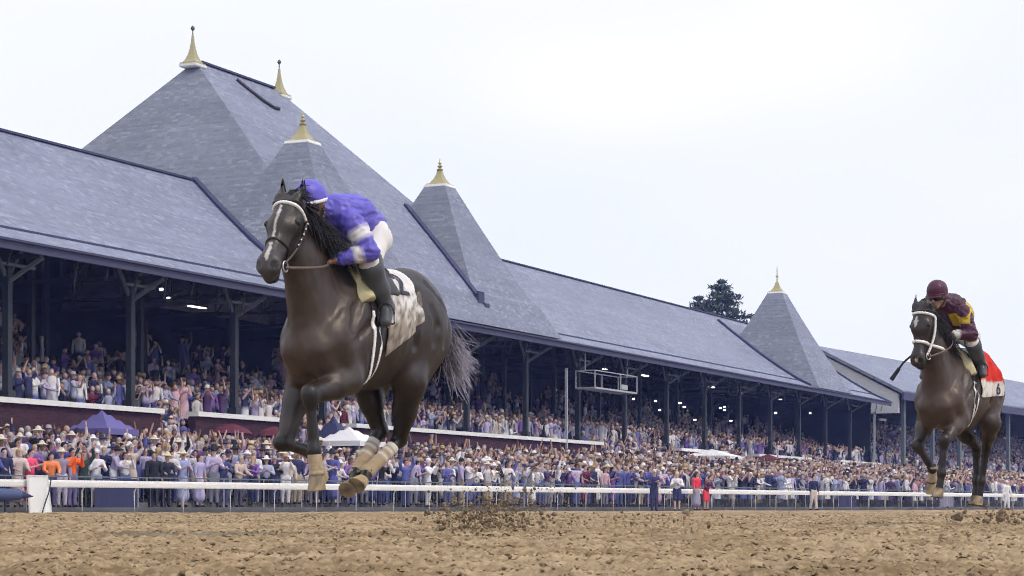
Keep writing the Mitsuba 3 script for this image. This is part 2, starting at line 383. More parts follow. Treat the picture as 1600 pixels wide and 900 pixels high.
ew_m.vertices = np.stack([S1 - 0.7 + ew_m.vertices[:, 2], ew_m.vertices[:, 0], ew_m.vertices[:, 1]], 1)
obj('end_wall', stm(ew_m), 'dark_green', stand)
cols_s = 59.2 + 7.5 * np.arange(-3, 16)
for q, s in enumerate(cols_s):
    c = obj('column', stm(cat([box([s, 46.75, 6.3], [0.26, 0.26, 6.0]), box([s, 46.75, 3.9], [0.42, 0.42, 0.9])])), 'iron_green', stand)
    obj('bracket', cat([beam(ST([s, 46.7, 8.2]), ST([s, 45.2, 9.0]), 0.10, 0.14), beam(ST([s, 46.75, 8.3]), ST([s - 1.0, 46.75, 9.7]), 0.10, 0.12), beam(ST([s, 46.75, 8.3]), ST([s + 1.0, 46.75, 9.7]), 0.10, 0.12)]), 'iron_pale', c)
    obj('cross_arm', stm(box([s, 46.3, 8.75], [1.9, 0.12, 0.10])), 'iron_pale', c)
    for t in (51.5, 56.5):
        obj('inner_column', stm(box([s, t, 8], [0.24, 0.24, 9.5])), 'iron_green', stand)
    # roof truss of this bay
    zt = lambda t: main_z(t) - 0.35
    tr = [beam(ST([s, 45.3, 9.05]), ST([s, 60, 9.35]), 0.12, 0.16)]
    for t in (47.5, 50, 52.5, 55): tr.append(beam(ST([s, t, 9.1]), ST([s, t, zt(t)]), 0.09, 0.09))
    for t in (47.5, 50, 52.5): tr.append(beam(ST([s, t, zt(t)]), ST([s, t + 2.5, 9.2]), 0.08, 0.08))
    obj('roof_truss', cat(tr), 'iron_green', stand)
for t in (46.2, 48.4, 51, 53.5):
    obj('purlin', stm(box([(S0 + S1) / 2, t, main_z(t) - 0.34], [S1 - S0, 0.14, 0.2])), 'iron_green', stand)
# thin hangers below the eave (gutter brackets)
hs = np.arange(50, 178, 1.9)
for q, s in enumerate(hs):
    obj('eave_strut', beam(ST([s, 45.35, 9.05]), ST([s, 45.5, 8.55 if q % 3 else 8.2]), 0.05, 0.05), 'iron_green', stand)
obj('flag_pole', stm(box([s_at(885, 45.7), 45.7, 5.6], [0.13, 0.13, 4.9])), 'iron_light', stand)
obj('flag_pole', stm(box([s_at(1366, 45.7), 45.7, 5.6], [0.15, 0.15, 5.6])), 'iron_light', stand)
# hanging camera cage under the eave
cs = s_at(912, 45.6); ce = s_at(978, 45.6); cz0, cz1 = 7.05, 8.05
cg = []
for t in (44.9, 46.1):
    for z in (cz0, cz1): cg.append(box([(cs + ce) / 2, t, z], [ce - cs, 0.06, 0.10 if z == cz0 else 0.05]))
    for s in (cs, cs + (ce - cs) * 0.6, ce): cg.append(box([s, t, (cz0 + cz1) / 2], [0.06, 0.06, cz1 - cz0]))
for s in (cs, ce): cg += [box([s, 45.5, cz0], [0.08, 1.2, 0.08]), box([s, 45.5, cz1], [0.06, 1.2, 0.06]), box([s, 45.5, 8.8], [0.06, 0.06, 1.6])]
cg.append(box([(cs + ce) / 2, 45.5, cz0 - 0.02], [ce - cs, 1.1, 0.05])); cg.append(box([cs + (ce - cs) * 0.8, 45.2, 7.35], [1.0, 0.1, 0.28]))
obj('camera_cage', stm(cat(cg)), 'iron_light', stand, label='white framed camera cage hanging under the eave')

# lit lamps under the roof
rl = np.random.default_rng(77)
lamp_spots = [(float(rl.uniform(1030, 1330)), float(rl.uniform(618, 668)), float(rl.uniform(49, 57)), float(rl.uniform(0.15, 0.5)), 0.15) for _ in range(9)] + [(252, 452, 49, 0.10, 0.16), (268, 466, 50, 0.9, 0.07), (308, 480, 52, 2.2, 0.09), (745, 542, 48, 0.25, 0.13), (820, 604, 53, 0.22, 0.14), (868, 610, 53, 0.22, 0.14), (945, 577, 47, 0.7, 0.09), (1008, 587, 50, 1.6, 0.14),
              (990, 623, 54, 0.3, 0.16), (1024, 627, 54, 0.3, 0.18), (1062, 630, 54, 0.7, 0.16), (1112, 605, 50, 1.8, 0.13), (1158, 614, 51, 0.5, 0.13), (1218, 623, 51, 1.6, 0.16), (1212, 645, 55, 0.5, 0.2), (1275, 651, 55, 1.2, 0.2), (1100, 634, 55, 0.4, 0.2), (1132, 641, 55, 0.4, 0.16)]
for x, y, t, w, h in lamp_spots:
    w, h = w * 0.6, h * 0.5
    s = s_at(x, t); p = ST([s, t, 0]); z = HCAM + (YH - y) * p[1] / FPX
    k = obj('hanging_lamp', stm(cat([box([s, t, z + h / 2 + 0.05], [w + 0.1, 0.2, 0.08]), box([s, t, z + h / 2 + 0.5], [0.03, 0.03, 0.9])])), 'iron_green', stand)
    g = obj('lamp_tube', stm(box([s, t, z], [w, 0.14, h])), 'lamp_glow', k)
    scene[g]['emitter'] = {'type': 'area', 'radiance': {'type': 'rgb', 'value': [2.2, 2.2, 2.0]}}

# ---- clubhouse beyond
CD = np.array([0.505, 0.863]); CN = np.array([0.863, -0.505])
def CL(a, b, z):
    p = np.array([27.7, 189.1]) + CD * a + CN * b
    return [p[0], p[1], z]
club = thing('clubhouse', 'grey roofed clubhouse with white gable end beyond the far end of the grandstand', 'building')
def poly(pts): return trimesh.Trimesh(np.array(pts, float), [[0, k, k + 1] for k in range(1, len(pts) - 1)], process=False)
rv = [CL(a, b, z) for a in (-0.4, 120) for b, z in ((8.6, 10.6), (0, 15.0), (-9, 10.4), (-9, 10.1), (0, 14.7), (8.6, 10.3))]
q = [[k, (k + 1) % 6, (k + 1) % 6 + 6, k + 6] for k in range(6)] + [[0, 5, 4, 1], [1, 4, 3, 2], [6, 7, 10, 11], [7, 8, 9, 10]]
obj('roof', quads(rv, q), 'roof_slate', club)
gv = [CL(a, b, z) for a in (0.3, 0.0) for b, z in ((-8.6, 8.6), (8.1, 8.6), (8.1, 10.3), (0, 14.5), (-8.6, 10.2))]
obj('gable_wall', trimesh.Trimesh(np.array(gv), [[0, 1, 2], [0, 2, 4], [2, 3, 4], [5, 7, 6], [5, 9, 7], [7, 9, 8]] + sum([[[k, 5 + k, 5 + (k + 1) % 5], [k, 5 + (k + 1) % 5, (k + 1) % 5]] for k in range(5)], []), process=False), 'white_matt', club)
def cbox(a0, a1, b0, b1, z0, z1): return quads([CL(a, b, z) for a in (a0, a1) for b in (b0, b1) for z in (z0, z1)], [[0, 1, 3, 2], [4, 6, 7, 5], [0, 4, 5, 1], [2, 3, 7, 6], [0, 2, 6, 4], [1, 5, 7, 3]])
obj('fascia', cbox(-0.4, 120, 8.55, 8.75, 9.75, 10.45), 'fascia', club)
obj('back_wall', cbox(0.5, 120, -2, -1.6, 0, 13), 'dark_green', club)
for q in range(8): obj('tier', cbox(0.5, 120, 5.2 - 0.9 * q, 6.098 - 0.9 * q, 0.5, 3.2 + 0.5 * q), 'dark_green', club)
for q in range(12): obj('column', cbox(2 + 8 * q, 2.35 + 8 * q, 7.6, 7.95, 0.2, 10.2), 'iron_pale', club)
for (a, b, z, w) in ((6, 4, 8.2, 1.6), (14, 3, 7.6, 0.5), (20, 4, 7.8, 0.7), (27, 3, 7.5, 0.6), (33, 4, 8.0, 1.5), (41, 3, 7.6, 0.6), (48, 3, 7.7, 1.2)):
    g = obj('lamp_tube', cbox(a, a + w, b, b + 0.2, z, z + 0.22), 'lamp_glow', club)
    scene[g]['emitter'] = {'type': 'area', 'radiance': {'type': 'rgb', 'value': [2.2, 2.2, 2.0]}}
obj('front_wall', cbox(0.5, 120, 6.4, 6.7, 0, 3.3), 'brick', club)

# ---- conifer behind the roof
def conifer(x, y, z0, z1, rad, label, seed):
    rg = np.random.default_rng(seed)
    k = thing('pine_tree', label, 'tree')
    obj('trunk', tube([[x, y, 0], [x + 0.1, y, z1 * 0.6], [x, y, z1]], [0.4, 0.25, 0.04], 8), 'bark', k)
    leaf, limbs = [], []
    for w in range(16):
        fr = w / 15
        z = z0 + (z1 - z0) * fr ** 0.9
        rr = rad * (1 - fr) ** 0.75 * rg.uniform(0.7, 1.15) + 0.25
        for a in np.arange(6) * 1.047 + rg.uniform(0, 6):
            L = rr * rg.uniform(0.6, 1.1)
            d = np.array([math.cos(a), math.sin(a), rg.uniform(-0.05, 0.25)])
            p0 = np.array([x, y, z]); p1 = p0 + d * L
            limbs.append(tube([p0, (p0 + p1) / 2 + [0, 0, 0.1], p1], [0.07, 0.05, 0.015], 4))
            for _ in range(int(16 + 30 * L)):
                f_ = rg.uniform(0.2, 1.0)
                c = p0 + (p1 - p0) * f_ + rg.normal(0, 0.16 + 0.05 * L, 3) * [1, 1, 0.5]
                u = rg.normal(size=3); u /= np.linalg.norm(u); vv = np.cross(u, rg.normal(size=3)); vv /= np.linalg.norm(vv)
                sz = rg.uniform(0.2, 0.55)
                leaf.append([c - u * sz * 0.6, c + vv * sz * 0.22, c + u * sz, c - vv * sz * 0.22])
    obj('limbs', cat(limbs), 'bark', k)
    V = np.array(leaf).reshape(-1, 3); F = np.arange(len(V)).reshape(-1, 4)
    obj('crown', quads(V, F), 'needles', k)
scene['bark'] = diff((0.06, 0.045, 0.035))
def needle_fn(p, n, uv): return mix((0.030, 0.052, 0.045), (0.075, 0.11, 0.075), cell_rand(dr.floor(p.x * 3), dr.floor(p.y * 3), dr.floor(p.z * 3)))
scene['needles'] = pcol(needle_fn, 0.7, 0.3)
conifer(22.9, 225, 12.0, 24.7, 7.4, 'dark bushy conifer rising behind the grandstand roof ridge', 5)
conifer(20.8, 229, 12.0, 23.3, 6.4, 'lower conifer at the left of the taller conifer behind the roof', 8)
# ================================================================ BODIES: smooth unions of tapered limbs, meshed by surface nets
class Limb:
    __slots__ = ('a', 'b', 'ra', 'rb', 'k', 'n', 's', 'col', 'neg')
    def __init__(self, a, b, ra, rb=None, k=0.04, n=None, s=1.0, col=(0.5, 0.5, 0.5), neg=False):
        self.neg = neg
        self.a, self.b = np.asarray(a, float), np.asarray(b, float)
        self.ra, self.rb, self.k, self.s, self.col = ra, ra if rb is None else rb, k, s, np.asarray(col, float)
        self.n = None if n is None else np.asarray(n, float) / np.linalg.norm(n)
    def dist(self, P):
        d = self.b - self.a; dd = d @ d
        v = P - self.a
        t = np.clip((v @ d) / dd, 0, 1) if dd > 1e-12 else np.zeros(P.shape[:-1])
        w = v - t[..., None] * d
        q = (w * w).sum(-1)
        if self.n is not None: q = q + (w @ self.n) ** 2 * (1 / self.s ** 2 - 1)
        sc = min(1.0, self.s) if self.n is not None else 1.0
        return (np.sqrt(q) - (self.ra + t * (self.rb - self.ra))) * (sc if self.s >= 1 else (0.5 + 0.5 * sc))

def smin(a, b, k):
    h = np.maximum(k - np.abs(a - b), 0) / k
    return np.minimum(a, b) - h * h * k * 0.25

def join(f, l, P):
    return -smin(-f, l.dist(P), l.k) if l.neg else smin(f, l.dist(P), l.k)

def field(limbs, P):
    f = np.full(P.shape[:-1], 1.0)
    for l in limbs: f = join(f, l, P)
    return f

def limb_colors(limbs, P, w=0.012):
    limbs = [l for l in limbs if not l.neg]
    D = np.stack([l.dist(P) for l in limbs], 0)
    W = np.exp(-np.clip((D - D.min(0)) / w, 0, 40))
    return np.einsum('kn,kc->nc', W, np.array([l.col for l in limbs])) / W.sum(0)[:, None]

def nets(limbs, res, cut=None, smooth=1):
    """Surface of the union as a trimesh. cut(P, f) may edit the field."""
    lo = np.min([np.minimum(l.a, l.b) - max(l.ra, l.rb) * max(1, l.s) for l in limbs], 0) - 3 * res
    hi = np.max([np.maximum(l.a, l.b) + max(l.ra, l.rb) * max(1, l.s) for l in limbs], 0) + 3 * res
    n = np.ceil((hi - lo) / res).astype(int) + 1
    f = np.full(n, 1.0)
    for l in limbs:
        m = max(l.ra, l.rb) * max(1, l.s) + l.k + 2 * res
        i0 = np.maximum(((np.minimum(l.a, l.b) - m - lo) / res).astype(int), 0)
        i1 = np.minimum(((np.maximum(l.a, l.b) + m - lo) / res).astype(int) + 2, n)
        g = np.stack(np.meshgrid(*[lo[c] + res * np.arange(i0[c], i1[c]) for c in range(3)], indexing='ij'), -1)
        sl = tuple(slice(a, b) for a, b in zip(i0, i1))
        f[sl] = join(f[sl], l, g)
    if cut is not None:
        g = np.stack(np.meshgrid(*[lo[c] + res * np.arange(n[c]) for c in range(3)], indexing='ij'), -1)
        f = cut(g, f)
    ins = f < 0
    C = [slice(0, -1), slice(1, None)]
    cnt = np.zeros(n - 1, int); acc = np.zeros(tuple(n - 1) + (3,))
    corner = {(a, b, c): (C[a], C[b], C[c]) for a in (0, 1) for b in (0, 1) for c in (0, 1)}
    for ax in range(3):
        for u in (0, 1):
            for w in (0, 1):
                k0 = [u, w]; k0.insert(ax, 0); k1 = list(k0); k1[ax] = 1
                s0, s1 = corner[tuple(k0)], corner[tuple(k1)]
                f0, f1 = f[s0], f[s1]
                x = ins[s0] != ins[s1]
                t = np.where(x, f0 / np.where(x, f0 - f1, 1), 0)
                p = np.zeros(x.shape + (3,)); p[..., ax] = t
                o = [c for c in range(3) if c != ax]
                p[..., o[0]] += u; p[..., o[1]] += w
                acc += np.where(x[..., None], p, 0); cnt += x
    act = cnt > 0
    idx = np.full(act.shape, -1); idx[act] = np.arange(act.sum())
    ijk = np.argwhere(act)
    V = lo + res * (ijk + acc[act] / cnt[act][:, None])
    F = []
    for ax in range(3):
        sl0 = [slice(1, -1)] * 3; sl1 = [slice(1, -1)] * 3
        sl0[ax] = slice(0, -1); sl1[ax] = slice(1, None)
        a, b = ins[tuple(sl0)], ins[tuple(sl1)]
        e = np.argwhere(a != b); flip = a[a != b]
        base = e.copy()
        for c in range(3):
            if c != ax: base[:, c] += 1
        o1, o2 = [c for c in range(3) if c != ax]
        def at(du, dv):
            q = base.copy(); q[:, o1] -= du; q[:, o2] -= dv
            return idx[q[:, 0], q[:, 1], q[:, 2]]
        q = np.stack([at(1, 1), at(0, 1), at(0, 0), at(1, 0)], 1)
        if ax == 1: q = q[:, ::-1]
        q[~flip] = q[~flip][:, ::-1]
        F.append(q)
    F = np.concatenate(F)
    F = F[(F >= 0).all(1)]
    m = trimesh.Trimesh(V, np.vstack([F[:, [0, 1, 2]], F[:, [0, 2, 3]]]), process=False)
    if m.volume < 0: m.faces = m.faces[:, ::-1]
    if smooth: trimesh.smoothing.filter_taubin(m, lamb=0.5, nu=0.52, iterations=2 * smooth)
    return m

class Place:
    """Turns local points (x ahead, y left, z up) into the world."""
    def __init__(self, x, y, turn):
        self.c = np.array([x, y]); s, c = math.sin(math.radians(turn)), math.cos(math.radians(turn))
        self.F, self.L = np.array([-s, -c]), np.array([c, -s])
    def pt(self, p):
        p = np.asarray(p, float)
        xy = self.c + p[..., :1] * self.F + p[..., 1:2] * self.L
        return np.concatenate([xy, p[..., 2:3]], -1)
    def mesh(self, m):
        m = m.copy(); m.vertices = self.pt(m.vertices); return m

A = lambda *v: np.array(v, float)
Y_ = (0, 1, 0)

def horse_limbs(J, col):
    B, CH, LG, HD, MZ = col['body'], col['chest'], col['leg'], col['head'], col['muzzle']
    L = []
    add = lambda *a, **k: L.append(Limb(*a, **k))
    # trunk
    add((0.40, 0, 1.385), (0.05, 0, 1.41), 0.385, 0.375, 0.10, Y_, 0.70, B)
    add((0.05, 0, 1.41), (-0.30, 0, 1.47), 0.375, 0.335, 0.10, Y_, 0.76, B)
    add((-0.28, 0, 1.49), (-0.50, 0, 1.53), 0.335, 0.315, 0.10, Y_, 0.78, B)
    add((-0.42, 0, 1.69), (-0.60, 0, 1.62), 0.17, 0.15, 0.10, Y_, 1.0, B)
    add((0.47, 0, 1.74), (0.10, 0, 1.70), 0.075, 0.08, 0.10, None, 1, B)
    # chest
    add((0.55, 0, 1.33), (0.70, 0, 1.26), 0.275, 0.205, 0.08, Y_, 0.80, CH)
    for y in (-1, 1):
        add((0.78, y * 0.088, 1.23), (0.71, y * 0.10, 1.08), 0.112, 0.080, 0.035, None, 1, CH)
        add((0.82, y * 0.075, 1.30), (0.66, y * 0.17, 1.42), 0.06, 0.07, 0.03, None, 1, CH)
        add((0.36, y * 0.13, 1.64), (0.68, y * 0.172, 1.30), 0.10, 0.112, 0.06, Y_, 0.6, B)
        add((0.68, y * 0.172, 1.30), J['RL'[y > 0] + 'el'] + A(0.02, 0, 0.06), 0.112, 0.092, 0.05, Y_, 0.72, B)
        add((0.30, y * 0.20, 1.42), J['RL'[y > 0] + 'el'] + A(-0.05, 0, 0.08), 0.085, 0.07, 0.04, Y_, 0.6, B)
        add((0.34, y * 0.17, 1.34), (0.44, y * 0.18, 1.14), 0.13, 0.10, 0.08, Y_, 0.6, B)
    # neck
    P = J['poll']; h = (J['nose'] - P); h /= np.linalg.norm(h)
    lat = np.cross((0, 0, 1.0), h); lat /= np.linalg.norm(lat)
    up = np.cross(h, lat)
    if up[0] < 0 and up[2] < 0: up = -up
    nb = P - up * 0.06 + h * 0.05
    add((0.52, 0, 1.54), nb, 0.245, 0.112, 0.09, Y_, 0.55, B)
    add((0.68, 0, 1.42), P - up * 0.15 + h * 0.15, 0.185, 0.080, 0.08, Y_, 0.68, B)
    add((0.40, 0, 1.72), P - up * 0.02 - h * 0.02, 0.09, 0.065, 0.08, Y_, 0.8, B)
    add((0.72, 0, 1.48), (0.885, 0.0, 1.80), 0.19, 0.145, 0.08, Y_, 0.74, CH)
    # head
    q = lambda a, u, l=0.0: P + h * a + up * u + lat * l
    add(q(0.02, -0.05), q(0.14, -0.045), 0.085, 0.098, 0.05, lat, 0.98, HD)
    add(q(0.10, 0.0), q(0.22, 0.0), 0.075, 0.080, 0.04, lat, 1.15, HD)
    for l in (-1, 1):
        add(q(0.15, -0.12, l * 0.045), q(0.235, -0.125, l * 0.045), 0.092, 0.085, 0.04, lat, 0.42, HD)
        add(q(0.165, 0.0, l * 0.082), q(0.215, -0.005, l * 0.082), 0.030, 0.026, 0.03, None, 1, HD)
        add(q(0.235, -0.03, l * 0.062), q(0.38, -0.045, l * 0.045), 0.020, 0.014, 0.04, None, 1, HD)
        add(q(0.515, -0.010, l * 0.042), q(0.55, -0.026, l * 0.048), 0.033, 0.029, 0.02, None, 1, MZ)
        add(q(0.53, 0.022, l * 0.066), q(0.560, 0.004, l * 0.060), 0.017, 0.020, 0.012, None, 1, MZ, True)
        add(q(0.03, 0.035, l * 0.060), q(-0.01, 0.045, l * 0.064), 0.034, 0.030, 0.03, None, 1, HD)
        add(q(-0.01, 0.045, l * 0.064), q(*J.get('ear', (-0.13, 0.045)), l * 0.072), 0.031, 0.007, 0.02, up, 0.6, HD)
    add(q(0.20, -0.012), q(0.48, -0.018), 0.066, 0.050, 0.05, lat, 0.92, HD)
    add(q(0.24, -0.11), q(0.46, -0.085), 0.060, 0.044, 0.06, lat, 0.70, HD)
    add(q(0.47, -0.038), q(0.555, -0.055), 0.057, 0.050, 0.05, lat, 0.98, MZ)
    add(q(0.55, -0.085), q(0.585, -0.09), 0.040, 0.034, 0.03, lat, 1.1, MZ)
    add(q(0.50, -0.115), q(0.555, -0.118), 0.034, 0.032, 0.03, lat, 1.0, MZ)
    # fore legs
    for s in 'RL':
        e, k, fe, ho = J[s + 'el'], J[s + 'kn'], J[s + 'fe'], J[s + 'ho']
        m = e + (k - e) * 0.35
        add(e, m, 0.102, 0.084, 0.05, None, 1, B)
        add(m, k, 0.082, 0.053, 0.03, None, 1, LG)
        d = (fe - k); add(k - d * 0.07, k + d * 0.09, 0.058, 0.050, 0.02, None, 1, LG)
        add(k, fe, 0.039, 0.034, 0.02, None, 1, LG)
        bkf = np.cross(d, (0, 1.0, 0)); bkf = bkf / np.linalg.norm(bkf); bkf = bkf if bkf[0] < 0 or bkf[2] > 0.5 else -bkf
        add(k + d * 0.1 + bkf * 0.022, fe + bkf * 0.022, 0.018, 0.020, 0.012, None, 1, LG)
        add(fe - d * 0.05, fe, 0.040, 0.046, 0.02, None, 1, LG)
        add(fe, ho, 0.036, 0.036, 0.025, None, 1, LG)
    # hind legs
    for s, y in (('R', -1), ('L', 1)):
        st, hk, hf, hh = (J[s + k] for k in ('st', 'hk', 'hf', 'hh'))
        hip = A(-0.46, y * 0.145, 1.46)
        add(hip, A(-0.56, y * 0.135, 1.40), 0.21, 0.185, 0.09, Y_, 0.66, B)
        add(hip, st + A(-0.02, 0, 0.03), 0.20, 0.125, 0.09, Y_, 0.72, B)
        add(A(-0.62, y * 0.115, 1.42), st * 0.45 + hk * 0.55 + A(-0.04, 0, 0.05), 0.15, 0.075, 0.09, Y_, 0.72, B)
        g = st + (hk - st) * 0.5
        add(st, g, 0.112, 0.080, 0.06, None, 1, B)
        add(g, hk, 0.078, 0.048, 0.04, None, 1, LG)
        d = hf - hk; bk = np.cross(np.cross(hk - st, d), hk - st); bk = bk / (np.linalg.norm(bk) + 1e-9)
        dn = (hk - st) / np.linalg.norm(hk - st)
        add(hk - bk * 0.035 - dn * 0.02, hk - bk * 0.045 + dn * 0.03, 0.036, 0.032, 0.03, None, 1, LG)
        add(hk, hk + d * 0.2, 0.052, 0.042, 0.02, None, 1, LG)
        add(hk, hf, 0.040, 0.036, 0.02, None, 1, LG)
        add(hf - d * 0.04, hf, 0.044, 0.048, 0.02, None, 1, LG)
        add(hf, hh, 0.039, 0.038, 0.025, None, 1, LG)
    # furrows between the muscles
    pos = list(L)
    def furrow(pts, r, k=0.035, off=0.006):
        r = r * 1.45
        P = [drape(pos, A(x), A(a), off)[0] for x, a in pts]
        for a, b in zip(P[:-1], P[1:]): add(a, b, r, r, k, None, 1, B, True)
    for m in (1, -1):
        g = (lambda a: a) if m > 0 else (lambda a: 180 - a)
        furrow([(0.64, g(-10)), (0.58, g(18)), (0.47, g(44)), (0.38, g(60))], 0.022)
        furrow([(0.56, g(12)), (0.50, g(30)), (0.44, g(46))], 0.010, 0.02)
        furrow([(0.36, g(8)), (0.45, g(-4)), (0.55, g(-16)), (0.62, g(-28))], 0.013, 0.02)
        furrow([(-0.34, g(30)), (-0.38, g(8)), (-0.36, g(-14))], 0.014)
        furrow([(0.27, g(28)), (0.30, g(5)), (0.36, g(-22))], 0.020)
        furrow([(0.44, g(2)), (0.50, g(-10)), (0.56, g(-24))], 0.014, 0.03)
        furrow([(-0.24, g(50)), (-0.16, g(22)), (-0.12, g(0)), (-0.14, g(-22))], 0.022)
        furrow([(-0.66, g(36)), (-0.60, g(10)), (-0.54, g(-14))], 0.016)
        furrow([(-0.40, g(60)), (-0.52, g(42)), (-0.58, g(22))], 0.012)
    add((0.965, 0, 1.36), (0.90, 0, 1.04), 0.030, 0.030, 0.04, None, 1, CH, True)
    # tail root
    add((-0.72, 0, 1.63), (-0.80, 0, 1.50), 0.055, 0.05, 0.05, None, 1, LG)
    return L, q, h, up, lat

def drape(limbs, X, PHI, off, cz=1.42):
    """Points at a distance off above the trunk: X along the body, PHI round it (90 degrees = the back, 0 = the left side)."""
    X, PHI = np.broadcast_arrays(np.asarray(X, float), np.radians(np.asarray(PHI, float)))
    d = np.stack([0 * X, np.cos(PHI), np.sin(PHI)], -1)
    c = np.stack([X, 0 * X, 0 * X + cz], -1)
    lo, hi = np.full(X.shape, 0.05), np.full(X.shape, 0.62)
    for _ in range(16):
        mid = (lo + hi) / 2
        out = field(limbs, c + d * mid[..., None]) > 0
        hi = np.where(out, mid, hi); lo = np.where(out, lo, mid)
    return c + d * (hi + off)[..., None]

def grid_mesh(P, thick=None):
    n, k = P.shape[:2]
    i, j = np.meshgrid(np.arange(n - 1), np.arange(k - 1), indexing='ij')
    q = np.stack([i * k + j, (i + 1) * k + j, (i + 1) * k + j + 1, i * k + j + 1], -1).reshape(-1, 4)
    return quads(P.reshape(-1, 3), q)

def thicken(P, Q):
    """Closed sheet between the grids P (outer) and Q (inner)."""
    n, k = P.shape[:2]
    a, b = grid_mesh(P), grid_mesh(Q)
    o = n * k
    rim = np.concatenate([np.arange(k), np.arange(1, n) * k + k - 1, (n - 1) * k + np.arange(k - 2, -1, -1), np.arange(n - 2, 0, -1) * k])
    r2 = np.roll(rim, -1)
    q = np.stack([rim, r2, r2 + o, rim + o], 1)
    F = np.vstack([a.faces, b.faces[:, ::-1] + o, q[:, [0, 1, 2]], q[:, [0, 2, 3]]])
    return trimesh.Trimesh(np.vstack([P.reshape(-1, 3), Q.reshape(-1, 3)]), F, process=False)

def hair_h(p, n, uv):
    return 0.0010 * fbm(p.x * 60, p.y * 60, p.z * 22, 2) + 0.0006 * noise(p.x * 190, p.y * 190, p.z * 60)
scene['coat'] = {'type': 'twosided', 'bsdf': {'type': 'bumpmap', 'arbitrary': proc(hair_h, 4e-4), 'scale': 1.0, 'bsdf': {'type': 'principled', 'base_color': {'type': 'mesh_attribute', 'name': 'vertex_color'}, 'roughness': 0.44, 'specular': 0.55}}}
scene['hair_black'] = vcol(0.6, 0.3)
scene['hoof'] = vcol(0.7, 0.3)
scene['eye'] = diff((0.012, 0.01, 0.01), 0.08)
scene['leather'] = diff((0.025, 0.022, 0.022), 0.4)
scene['leather_brown'] = diff((0.10, 0.075, 0.065), 0.45)
scene['strap_white'] = diff((0.80, 0.80, 0.80), 0.45)
scene['metal'] = {'type': 'twosided', 'bsdf': {'type': 'roughconductor', 'material': 'Cr', 'alpha': 0.18}}
scene['bandage'] = vcol(0.85, 0.2)
scene['cloth_print'] = vcol(0.8, 0.2)
scene['pad_cream'] = diff((0.50, 0.46, 0.28), 0.7)
scene['ink'] = diff((0.03, 0.03, 0.06), 0.7)
scene['ink_black'] = diff((0.012, 0.012, 0.014), 0.7)
def mud(P, seed, amt): return np.clip((meshkit.fbm(P * 14, 4, seed) - 0.52 + amt) * 5, 0, 1)[:, None]

def hoof_mesh(top, dirn, fwd):
    d = dirn / np.linalg.norm(dirn)
    f_ = fwd - d * (fwd @ d); f_ /= np.linalg.norm(f_); l = np.cross(d, f_)
    prof = [(0.042, -0.01, 0.0), (0.047, 0.012, 0.006), (0.054, 0.05, 0.016), (0.060, 0.085, 0.026), (0.058, 0.092, 0.026), (0.0, 0.088, 0.024)]
    a = np.arange(16) * np.pi / 8
    v = np.concatenate([[top + d * z + f_ * (o + r * math.cos(t) * 1.08) + l * r * math.sin(t) for t in a] for r, z, o in prof])
    n = len(prof)
    q = np.array([[i * 16 + j, i * 16 + (j + 1) % 16, (i + 1) * 16 + (j + 1) % 16, (i + 1) * 16 + j] for i in range(n - 1) for j in range(16)])
    m = quads(v, q)
    if m.volume < 0: m.faces = m.faces[:, ::-1]
    return m

